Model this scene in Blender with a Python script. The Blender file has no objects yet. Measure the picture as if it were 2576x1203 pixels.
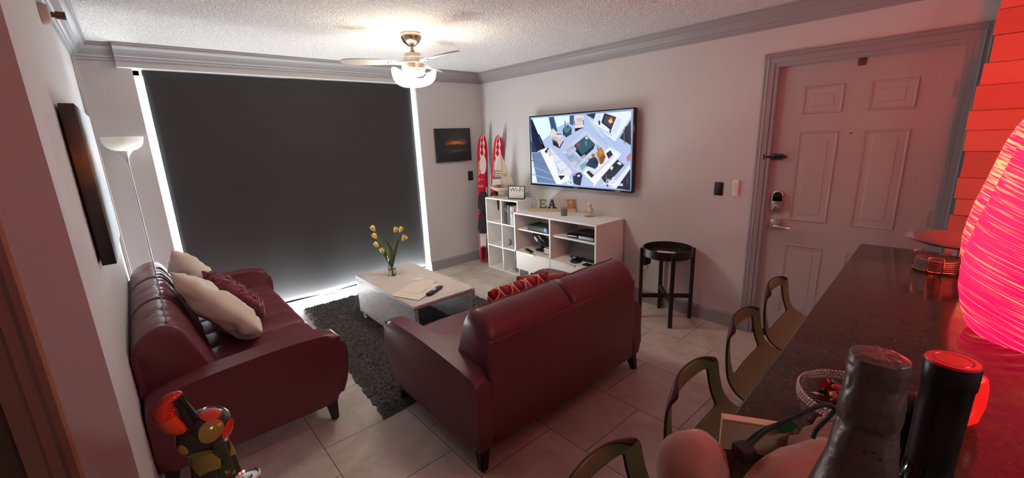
import bpy, bmesh, math, random
from mathutils import Vector, Matrix, Euler, noise
PI=math.pi
sc=bpy.context.scene
col=sc.collection
rnd=random.Random(7)

# ------------------------------------------------------------------ materials
MATS={}
def nt(name):
    m=bpy.data.materials.new(name); m.use_nodes=True
    t=m.node_tree; b=t.nodes['Principled BSDF']
    return m,t,b
def nd(t,kind,**kw):
    n=t.nodes.new(kind)
    for k,v in kw.items():
        if k in n.inputs: n.inputs[k].default_value=v
        else: setattr(n,k,v)
    return n
def M(name,c,r=.5,metal=0,bump=0,bscale=200,var=0,vscale=6,spec=.5,trans=0,coat=0,ior=1.45,sheen=0,alpha=1):
    """plain procedural surface: colour with a little noise variation, optional fine bump"""
    if name in MATS: return MATS[name]
    m,t,b=nt(name)
    b.inputs['Base Color'].default_value=(*c,1); b.inputs['Roughness'].default_value=r
    b.inputs['Metallic'].default_value=metal; b.inputs['Specular IOR Level'].default_value=spec
    b.inputs['IOR'].default_value=ior
    if trans: b.inputs['Transmission Weight'].default_value=trans
    if coat: b.inputs['Coat Weight'].default_value=coat; b.inputs['Coat Roughness'].default_value=.08
    if sheen: b.inputs['Sheen Weight'].default_value=sheen
    if alpha<1: b.inputs['Alpha'].default_value=alpha
    tc=nd(t,'ShaderNodeTexCoord')
    if var:
        n=nd(t,'ShaderNodeTexNoise',Scale=vscale,Detail=5.0,Roughness=.6); t.links.new(tc.outputs['Object'],n.inputs['Vector'])
        mx=nd(t,'ShaderNodeMix',data_type='RGBA')
        mx.inputs[6].default_value=(*[max(0,x*(1-var)) for x in c],1); mx.inputs[7].default_value=(*[min(1,x*(1+var)) for x in c],1)
        t.links.new(n.outputs['Fac'],mx.inputs[0]); t.links.new(mx.outputs[2],b.inputs['Base Color'])
    if bump:
        n=nd(t,'ShaderNodeTexNoise',Scale=float(bscale),Detail=3.0); t.links.new(tc.outputs['Object'],n.inputs['Vector'])
        bp=nd(t,'ShaderNodeBump',Strength=bump,Distance=.01); t.links.new(n.outputs['Fac'],bp.inputs['Height']); t.links.new(bp.outputs['Normal'],b.inputs['Normal'])
    MATS[name]=m; return m
def EM(name,c,s=1):
    if name in MATS: return MATS[name]
    m,t,b=nt(name)
    b.inputs['Base Color'].default_value=(*[min(1,x)*.06 for x in c],1)
    b.inputs['Emission Color'].default_value=(*c,1); b.inputs['Emission Strength'].default_value=s; b.inputs['Roughness'].default_value=.3
    MATS[name]=m; return m
def srgb(r,g,b):
    f=lambda x:(x/255/12.92 if x/255<=.04045 else ((x/255+.055)/1.055)**2.4)
    return (f(r),f(g),f(b))

def mat_floor():
    m,t,b=nt('stone_tile')
    g=nd(t,'ShaderNodeNewGeometry'); s=nd(t,'ShaderNodeSeparateXYZ'); t.links.new(g.outputs['Position'],s.inputs[0])
    ax=nd(t,'ShaderNodeMath',operation='ADD'); ax.inputs[1].default_value=10*.503
    ay=nd(t,'ShaderNodeMath',operation='ADD'); ay.inputs[1].default_value=20*.503+.0615
    t.links.new(s.outputs['X'],ax.inputs[0]); t.links.new(s.outputs['Y'],ay.inputs[0])
    c=nd(t,'ShaderNodeCombineXYZ'); t.links.new(ay.outputs[0],c.inputs['X']); t.links.new(ax.outputs[0],c.inputs['Y'])
    br=nd(t,'ShaderNodeTexBrick',offset=.5,offset_frequency=2,squash=1.0)
    for k,v in (('Scale',1.0),('Mortar Size',.0022),('Mortar Smooth',.1),('Bias',0.0),('Brick Width',.503),('Row Height',.503)): br.inputs[k].default_value=v
    br.inputs['Color1'].default_value=(.92,.92,.92,1); br.inputs['Color2'].default_value=(1.06,1.06,1.06,1)
    t.links.new(c.outputs[0],br.inputs['Vector'])
    n1=nd(t,'ShaderNodeTexNoise',Scale=3.2,Detail=8.0,Roughness=.62,Distortion=.6); t.links.new(g.outputs['Position'],n1.inputs['Vector'])
    n2=nd(t,'ShaderNodeTexNoise',Scale=26.0,Detail=6.0,Roughness=.7); t.links.new(g.outputs['Position'],n2.inputs['Vector'])
    r1=nd(t,'ShaderNodeValToRGB'); r1.color_ramp.elements[0].position=.32; r1.color_ramp.elements[1].position=.7
    r1.color_ramp.elements[0].color=(.42,.365,.325,1); r1.color_ramp.elements[1].color=(.66,.605,.55,1)
    t.links.new(n1.outputs['Fac'],r1.inputs[0])
    mx=nd(t,'ShaderNodeMix',data_type='RGBA',blend_type='OVERLAY'); mx.inputs[0].default_value=.35
    t.links.new(r1.outputs[0],mx.inputs[6]); t.links.new(n2.outputs['Color'],mx.inputs[7])
    mu=nd(t,'ShaderNodeMix',data_type='RGBA',blend_type='MULTIPLY'); mu.inputs[0].default_value=1
    t.links.new(mx.outputs[2],mu.inputs[6]); t.links.new(br.outputs['Color'],mu.inputs[7])
    fin=nd(t,'ShaderNodeMix',data_type='RGBA'); t.links.new(br.outputs['Fac'],fin.inputs[0]); t.links.new(mu.outputs[2],fin.inputs[6])
    fin.inputs[7].default_value=(.10,.07,.05,1)
    t.links.new(fin.outputs[2],b.inputs['Base Color']); b.inputs['Roughness'].default_value=.42
    bp=nd(t,'ShaderNodeBump',Strength=.25,Distance=.004); inv=nd(t,'ShaderNodeMath',operation='SUBTRACT'); inv.inputs[0].default_value=1
    t.links.new(br.outputs['Fac'],inv.inputs[1]); t.links.new(inv.outputs[0],bp.inputs['Height']); t.links.new(bp.outputs['Normal'],b.inputs['Normal'])
    return m
def mat_popcorn():
    m,t,b=nt('popcorn_ceiling'); b.inputs['Roughness'].default_value=.95; b.inputs['Specular IOR Level'].default_value=.1
    g=nd(t,'ShaderNodeNewGeometry')
    v=nd(t,'ShaderNodeTexVoronoi',Scale=85.0,feature='SMOOTH_F1'); n=nd(t,'ShaderNodeTexNoise',Scale=60.0,Detail=4.0,Roughness=.7)
    t.links.new(g.outputs['Position'],v.inputs['Vector']); t.links.new(g.outputs['Position'],n.inputs['Vector'])
    s=nd(t,'ShaderNodeMath',operation='SUBTRACT'); t.links.new(n.outputs['Fac'],s.inputs[0]); t.links.new(v.outputs['Distance'],s.inputs[1])
    r=nd(t,'ShaderNodeValToRGB'); r.color_ramp.elements[0].position=.0; r.color_ramp.elements[1].position=.42
    r.color_ramp.elements[0].color=(.66,.65,.64,1); r.color_ramp.elements[1].color=(.90,.89,.87,1)
    t.links.new(s.outputs[0],r.inputs[0]); t.links.new(r.outputs[0],b.inputs['Base Color'])
    bp=nd(t,'ShaderNodeBump',Strength=.8,Distance=.012); t.links.new(s.outputs[0],bp.inputs['Height']); t.links.new(bp.outputs['Normal'],b.inputs['Normal'])
    return m
def mat_granite():
    m,t,b=nt('speckled_granite'); g=nd(t,'ShaderNodeNewGeometry')
    v=nd(t,'ShaderNodeTexVoronoi',Scale=420.0); n=nd(t,'ShaderNodeTexNoise',Scale=38.0,Detail=8.0,Roughness=.75)
    for q in (v,n): t.links.new(g.outputs['Position'],q.inputs['Vector'])
    r=nd(t,'ShaderNodeValToRGB'); e=r.color_ramp.elements; e[0].position=.35; e[0].color=(.008,.006,.005,1); e[1].position=.72; e[1].color=(.075,.042,.026,1)
    t.links.new(n.outputs['Fac'],r.inputs[0])
    s=nd(t,'ShaderNodeSeparateColor'); t.links.new(v.outputs['Color'],s.inputs[0])
    r2=nd(t,'ShaderNodeValToRGB'); e=r2.color_ramp.elements; e[0].position=.985; e[0].color=(0,0,0,1); e[1].position=.995; e[1].color=(1,1,1,1)
    t.links.new(s.outputs[0],r2.inputs[0])
    mx=nd(t,'ShaderNodeMix',data_type='RGBA'); mx.inputs[7].default_value=(.11,.085,.06,1)
    t.links.new(r2.outputs[0],mx.inputs[0]); t.links.new(r.outputs[0],mx.inputs[6]); t.links.new(mx.outputs[2],b.inputs['Base Color'])
    b.inputs['Roughness'].default_value=.13; b.inputs['Specular IOR Level'].default_value=.3
    return m
def mat_shade(name='wound_fibre_shade',bias=0.0):
    """wound fibre lamp shade, lit from inside: hot pink bands with paler strands"""
    m,t,b=nt(name); tc=nd(t,'ShaderNodeTexCoord')
    s=nd(t,'ShaderNodeSeparateXYZ'); t.links.new(tc.outputs['Object'],s.inputs[0])
    at=nd(t,'ShaderNodeMath',operation='ARCTAN2'); t.links.new(s.outputs['Y'],at.inputs[0]); t.links.new(s.outputs['X'],at.inputs[1])
    sn=nd(t,'ShaderNodeMath',operation='SINE'); t.links.new(at.outputs[0],sn.inputs[0])
    tl=nd(t,'ShaderNodeMath',operation='MULTIPLY_ADD'); tl.inputs[1].default_value=-.055; t.links.new(sn.outputs[0],tl.inputs[0]); t.links.new(s.outputs['Z'],tl.inputs[2])
    zz=nd(t,'ShaderNodeMath',operation='MULTIPLY'); zz.inputs[1].default_value=62; t.links.new(tl.outputs[0],zz.inputs[0])
    c=nd(t,'ShaderNodeCombineXYZ')
    aa=nd(t,'ShaderNodeMath',operation='MULTIPLY'); aa.inputs[1].default_value=.24; t.links.new(at.outputs[0],aa.inputs[0])
    t.links.new(aa.outputs[0],c.inputs[0]); t.links.new(zz.outputs[0],c.inputs[1])
    n=nd(t,'ShaderNodeTexNoise',Scale=3.2,Detail=5.0,Roughness=.62); t.links.new(c.outputs[0],n.inputs['Vector'])
    r=nd(t,'ShaderNodeValToRGB'); e=r.color_ramp.elements
    e[0].position=.40-bias; e[0].color=(.80,.001,.05,1); e[1].position=.515-bias; e[1].color=(1,.004,.05,1)
    for p,cc in ((.56,(1,.06,.05,1)),(.61,(1,.19,.07,1)),(.68,(1,.31,.12,1))):
        q=e.new(p-bias); q.color=cc
    t.links.new(n.outputs['Fac'],r.inputs[0])
    b.inputs['Base Color'].default_value=(.5,.03,.08,1); b.inputs['Roughness'].default_value=.45
    t.links.new(r.outputs[0],b.inputs['Emission Color']); b.inputs['Emission Strength'].default_value=SHADE
    bp=nd(t,'ShaderNodeBump',Strength=.5,Distance=.004); t.links.new(n.outputs['Fac'],bp.inputs['Height']); t.links.new(bp.outputs['Normal'],b.inputs['Normal'])
    return m
def mat_picture(name,stops,sun=None,scale=3):
    """sunset canvas: vertical colour ramp broken up by noise (Generated Z = up)"""
    m,t,b=nt(name); tc=nd(t,'ShaderNodeTexCoord'); s=nd(t,'ShaderNodeSeparateXYZ'); t.links.new(tc.outputs['Generated'],s.inputs[0])
    mp=nd(t,'ShaderNodeMapping'); mp.inputs['Scale'].default_value=(scale,scale,scale*4); t.links.new(tc.outputs['Generated'],mp.inputs[0])
    n=nd(t,'ShaderNodeTexNoise',Scale=2.0,Detail=6.0); t.links.new(mp.outputs[0],n.inputs['Vector'])
    a=nd(t,'ShaderNodeMath',operation='MULTIPLY_ADD'); a.inputs[1].default_value=.22; t.links.new(n.outputs['Fac'],a.inputs[0])
    z=nd(t,'ShaderNodeMath',operation='SUBTRACT'); z.inputs[1].default_value=.11; t.links.new(s.outputs['Z'],z.inputs[0]); t.links.new(z.outputs[0],a.inputs[2])
    r=nd(t,'ShaderNodeValToRGB'); e=r.color_ramp.elements
    e[0].position=stops[0][0]; e[0].color=(*stops[0][1],1); e[1].position=stops[-1][0]; e[1].color=(*stops[-1][1],1)
    for p,c in stops[1:-1]: q=e.new(p); q.color=(*c,1)
    t.links.new(a.outputs[0],r.inputs[0]); b.inputs['Roughness'].default_value=.35
    if sun is None: t.links.new(r.outputs[0],b.inputs['Base Color']); return m
    q=nd(t,'ShaderNodeMath',operation='SUBTRACT'); q.inputs[1].default_value=sun[0]; t.links.new(s.outputs[sun[2]],q.inputs[0])
    ab=nd(t,'ShaderNodeMath',operation='ABSOLUTE'); t.links.new(q.outputs[0],ab.inputs[0])
    mr=nd(t,'ShaderNodeMapRange'); mr.inputs[1].default_value=sun[1]*.25; mr.inputs[2].default_value=sun[1]; mr.inputs[3].default_value=1; mr.inputs[4].default_value=0; t.links.new(ab.outputs[0],mr.inputs[0])
    mx=nd(t,'ShaderNodeMix',data_type='RGBA'); mx.inputs[6].default_value=(.014,.012,.013,1); t.links.new(mr.outputs[0],mx.inputs[0]); t.links.new(r.outputs[0],mx.inputs[7]); t.links.new(mx.outputs[2],b.inputs['Base Color'])
    return m
def mat_zigzag():
    m,t,b=nt('zigzag_cloth'); tc=nd(t,'ShaderNodeTexCoord'); s=nd(t,'ShaderNodeSeparateXYZ'); t.links.new(tc.outputs['Object'],s.inputs[0])
    def mth(op,a,bv=None,k=None):
        n=nd(t,'ShaderNodeMath',operation=op)
        for i,v in enumerate((a,bv,k)):
            if v is None: continue
            if hasattr(v,'is_linked') or hasattr(v,'links'): t.links.new(v,n.inputs[i])
            else: n.inputs[i].default_value=v
        return n.outputs[0]
    px=mth('PINGPONG',s.outputs['X'],.05); q=mth('ADD',s.outputs['Y'],mth('MULTIPLY',px,1.15))
    w=mth('FRACT',mth('MULTIPLY',q,12.5)); l=mth('LESS_THAN',w,.13); d=mth('GREATER_THAN',w,.62)
    w3=mth('FRACT',mth('MULTIPLY',q,6.25)); dk=mth('MULTIPLY',d,mth('GREATER_THAN',w3,.5))
    m1=nd(t,'ShaderNodeMix',data_type='RGBA'); m1.inputs[6].default_value=(.42,.012,.03,1); m1.inputs[7].default_value=(.16,.006,.02,1); t.links.new(dk,m1.inputs[0])
    m2=nd(t,'ShaderNodeMix',data_type='RGBA'); m2.inputs[7].default_value=(.75,.42,.34,1); t.links.new(l,m2.inputs[0]); t.links.new(m1.outputs[2],m2.inputs[6])
    t.links.new(m2.outputs[2],b.inputs['Base Color']); b.inputs['Roughness'].default_value=.85
    return m
def mat_glass(name,c=(1,1,1),r=.02):
    if name in MATS: return MATS[name]
    m,t,b=nt(name); b.inputs['Base Color'].default_value=(*c,1); b.inputs['Transmission Weight'].default_value=1; b.inputs['Roughness'].default_value=r; b.inputs['IOR'].default_value=1.45
    MATS[name]=m; return m
def mat_patches():
    """glazed hand-painted pottery: big irregular patches"""
    m,t,b=nt('painted_glaze'); tc=nd(t,'ShaderNodeTexCoord')
    v=nd(t,'ShaderNodeTexVoronoi',Scale=17.0); t.links.new(tc.outputs['Object'],v.inputs['Vector'])
    s=nd(t,'ShaderNodeSeparateColor'); t.links.new(v.outputs['Color'],s.inputs[0])
    r=nd(t,'ShaderNodeValToRGB'); r.color_ramp.interpolation='CONSTANT'; e=r.color_ramp.elements
    e[0].position=0; e[0].color=(.012,.014,.012,1); e[1].position=.22; e[1].color=(.24,.22,.03,1)
    for p,c in ((.52,(.035,.06,.018,1)),(.66,(.55,.06,.012,1)),(.8,(.30,.25,.05,1)),(.93,(.07,.03,.12,1))): q=e.new(p); q.color=c
    t.links.new(s.outputs[0],r.inputs[0]); t.links.new(r.outputs[0],b.inputs['Base Color']); b.inputs['Roughness'].default_value=.15; b.inputs['Coat Weight'].default_value=.6
    return m
def mat_wood(name,c1,c2,axis_scale=(1,14,14),r=.5):
    if name in MATS: return MATS[name]
    m,t,b=nt(name); tc=nd(t,'ShaderNodeTexCoord'); mp=nd(t,'ShaderNodeMapping'); mp.inputs['Scale'].default_value=axis_scale; t.links.new(tc.outputs['Object'],mp.inputs[0])
    n=nd(t,'ShaderNodeTexNoise',Scale=4.0,Detail=6.0,Distortion=1.2); t.links.new(mp.outputs[0],n.inputs['Vector'])
    mx=nd(t,'ShaderNodeMix',data_type='RGBA'); mx.inputs[6].default_value=(*c1,1); mx.inputs[7].default_value=(*c2,1)
    t.links.new(n.outputs['Fac'],mx.inputs[0]); t.links.new(mx.outputs[2],b.inputs['Base Color']); b.inputs['Roughness'].default_value=r
    MATS[name]=m; return m

# ------------------------------------------------------------------ mesh helpers
class MB:
    """collects shapes into one bmesh"""
    def __init__(s): s.bm=bmesh.new()
    def _add(s,verts,faces,mi=0):
        vs=[s.bm.verts.new(v) for v in verts]; out=[]
        for f in faces:
            try: q=s.bm.faces.new([vs[i] for i in f]); q.material_index=mi; out.append(q)
            except ValueError: pass
        return vs,out
    def box(s,lo,hi,bev=0,seg=2,mi=0,mat=None):
        (a,b,c),(d,e,f)=lo,hi
        P=[(a,b,c),(d,b,c),(d,e,c),(a,e,c),(a,b,f),(d,b,f),(d,e,f),(a,e,f)]
        if mat is not None: P=[mat@Vector(p) for p in P]
        vs,fs=s._add(P,[(3,2,1,0),(4,5,6,7),(0,1,5,4),(1,2,6,5),(2,3,7,6),(3,0,4,7)],mi)
        if bev:
            ed=list({e for q in fs for e in q.edges})
            bmesh.ops.bevel(s.bm,geom=ed,offset=bev,segments=seg,profile=.5,affect='EDGES')
        return s
    def prism(s,pts,h0,h1,mat=None,bev=0,seg=3,mi=0):
        """outline pts (2D) extruded along local z from h0 to h1; mat places it"""
        n=len(pts); mt=mat or Matrix()
        P=[mt@Vector((x,y,h0)) for x,y in pts]+[mt@Vector((x,y,h1)) for x,y in pts]
        F=[tuple(range(n-1,-1,-1)),tuple(range(n,2*n))]+[(i,(i+1)%n,n+(i+1)%n,n+i) for i in range(n)]
        vs,fs=s._add(P,F,mi)
        if bev:
            ed=list(fs[0].edges)+list(fs[1].edges)
            bmesh.ops.bevel(s.bm,geom=ed,offset=bev,segments=seg,profile=.5,affect='EDGES',clamp_overlap=True)
        return s
    def lathe(s,prof,c=(0,0,0),seg=32,mat=None,mi=0,cap=True,arc=2*PI,a0=0):
        """prof: (r,z) from bottom to top"""
        mt=mat or Matrix(); c=Vector(c); rings=[]; full=abs(arc-2*PI)<1e-6
        k=seg if full else seg+1
        for r,z in prof:
            if r<1e-6: rings.append([s.bm.verts.new(mt@(c+Vector((0,0,z))))])
            else: rings.append([s.bm.verts.new(mt@(c+Vector((r*math.cos(a0+arc*i/seg),r*math.sin(a0+arc*i/seg),z)))) for i in range(k)])
        for A,B in zip(rings,rings[1:]):
            for i in range(seg):
                j=(i+1)%k
                if not full and i+1>=k: continue
                q=[A[i%len(A)],A[j%len(A)],B[j%len(B)],B[i%len(B)]]
                u=[]
                for v in q:
                    if v not in u: u.append(v)
                if len(u)>2:
                    try: f=s.bm.faces.new(u); f.material_index=mi
                    except ValueError: pass
        if cap and full:
            for R,rev in ((rings[0],True),(rings[-1],False)):
                if len(R)>2:
                    f=s.bm.faces.new(R[::-1] if rev else R); f.material_index=mi
        return s
    def tube(s,pts,r,seg=8,mi=0,cap=True,rad=None):
        pts=[Vector(p) for p in pts]; rings=[]; up=Vector((0,0,1)); n=len(pts)
        prev=None
        for i,p in enumerate(pts):
            d=(pts[min(i+1,n-1)]-pts[max(i-1,0)]).normalized()
            if prev is None:
                a=d.cross(up) if abs(d.z)<.95 else d.cross(Vector((1,0,0)))
            else: a=prev-d*prev.dot(d)
            a.normalize(); prev=a; b=d.cross(a); rr=rad[i] if rad else r
            rings.append([s.bm.verts.new(p+a*rr*math.cos(2*PI*k/seg)+b*rr*math.sin(2*PI*k/seg)) for k in range(seg)])
        for A,B in zip(rings,rings[1:]):
            for k in range(seg):
                f=s.bm.faces.new((A[k],A[(k+1)%seg],B[(k+1)%seg],B[k])); f.material_index=mi
        if cap:
            f=s.bm.faces.new(rings[0][::-1]); f.material_index=mi
            f=s.bm.faces.new(rings[-1]); f.material_index=mi
        return s
    def ball(s,c,r,seg=16,rings=10,mat=None,mi=0):
        rx,ry,rz=(r,r,r) if not hasattr(r,'__len__') else r
        mt=(mat or Matrix.Translation(Vector(c)))
        prof=[(math.sin(PI*i/rings),-math.cos(PI*i/rings)) for i in range(rings+1)]
        R=[]
        for pr,pz in prof:
            if pr<1e-6: R.append([s.bm.verts.new(mt@Vector((0,0,pz*rz)))])
            else: R.append([s.bm.verts.new(mt@Vector((pr*rx*math.cos(2*PI*k/seg),pr*ry*math.sin(2*PI*k/seg),pz*rz))) for k in range(seg)])
        for A,B in zip(R,R[1:]):
            for k in range(seg):
                u=[]
                for v in (A[k%len(A)],A[(k+1)%len(A)],B[(k+1)%len(B)],B[k%len(B)]):
                    if v not in u: u.append(v)
                f=s.bm.faces.new(u); f.material_index=mi
        return s
    def grid(s,nu,nv,fn,mi=0,skip=None):
        V=[[s.bm.verts.new(fn(i/nu,j/nv)) for j in range(nv+1)] for i in range(nu+1)]
        for i in range(nu):
            for j in range(nv):
                if skip and skip(i,j): continue
                f=s.bm.faces.new((V[i][j],V[i+1][j],V[i+1][j+1],V[i][j+1])); f.material_index=mi
        return s
    def build(s,name,mats,parent=None,smooth=True,angle=35,loc=None):
        bm=s.bm; bmesh.ops.recalc_face_normals(bm,faces=bm.faces[:])
        me=bpy.data.meshes.new(name); bm.to_mesh(me); bm.free()
        for m in (mats if isinstance(mats,(list,tuple)) else [mats]): me.materials.append(m)
        if smooth:
            for p in me.polygons: p.use_smooth=True
            me.set_sharp_from_angle(angle=math.radians(angle))
        o=bpy.data.objects.new(name,me); col.objects.link(o)
        if parent: o.parent=parent
        if loc: o.location=loc
        return o
def tag(o,label=None,cat=None,group=None,kind=None):
    if label: o['label']=label
    if cat: o['category']=cat
    if group: o['group']=group
    if kind: o['kind']=kind
    return o
def empty(name,loc,label,cat,rz=0,group=None):
    o=bpy.data.objects.new(name,None); col.objects.link(o); o.empty_display_size=.05
    o.location=loc; o.rotation_euler=(0,0,rz); return tag(o,label,cat,group)
def struct(name,mb,mat,parent=None,smooth=False):
    o=mb.build(name,mat,parent,smooth=smooth)
    if parent is None: o['kind']='structure'
    return o
def copy_tree(o,parent=None):
    c=o.copy(); col.objects.link(c)
    if parent: c.parent=parent
    for ch in o.children: copy_tree(ch,c)
    return c
def subsurf(o,l=1):
    m=o.modifiers.new('s','SUBSURF'); m.levels=l; m.render_levels=l; return o
YZ=Matrix(((0,0,1,0),(1,0,0,0),(0,1,0,0),(0,0,0,1)))   # outline (y,z) extruded along x
XZ=Matrix(((1,0,0,0),(0,0,1,0),(0,1,0,0),(0,0,0,1)))   # outline (x,z) extruded along y
def smooth_outline(pts,n=4):
    """closed Catmull-Rom through pts"""
    out=[]; k=len(pts)
    for i in range(k):
        p0,p1,p2,p3=[Vector(pts[(i+d)%k]) for d in (-1,0,1,2)]
        for j in range(n):
            t=j/n
            out.append(tuple(.5*((2*p1)+(p2-p0)*t+(2*p0-5*p1+4*p2-p3)*t*t+(3*p1-p0-3*p2+p3)*t**3)))
    return out
def curve_pts(pts,n=6):
    pts=[Vector(p) for p in pts]; out=[]
    for i in range(len(pts)-1):
        p0=pts[max(i-1,0)];p1=pts[i];p2=pts[i+1];p3=pts[min(i+2,len(pts)-1)]
        for j in range(n):
            t=j/n; out.append(.5*((2*p1)+(p2-p0)*t+(2*p0-5*p1+4*p2-p3)*t*t+(3*p1-p0-3*p2+p3)*t**3))
    out.append(pts[-1]); return out
def text(name,body,size,mat,parent,loc,rot,ext=.0008,align='CENTER',shear=0,sx=1,bold=0):
    cu=bpy.data.curves.new(name,'FONT'); cu.body=body; cu.size=size; cu.extrude=ext; cu.align_x=align; cu.align_y='CENTER'; cu.shear=shear; cu.offset=bold
    cu.materials.append(mat); cu.resolution_u=4; t_=bpy.data.objects.new(name,cu); col.objects.link(t_)
    me=bpy.data.meshes.new_from_object(t_.evaluated_get(bpy.context.evaluated_depsgraph_get())); bpy.data.objects.remove(t_); bpy.data.curves.remove(cu)
    me.transform(Matrix.Diagonal((sx,1,1,1))); o=bpy.data.objects.new(name,me); col.objects.link(o); o.parent=parent; o.location=loc; o.rotation_euler=rot
    return o

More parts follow.
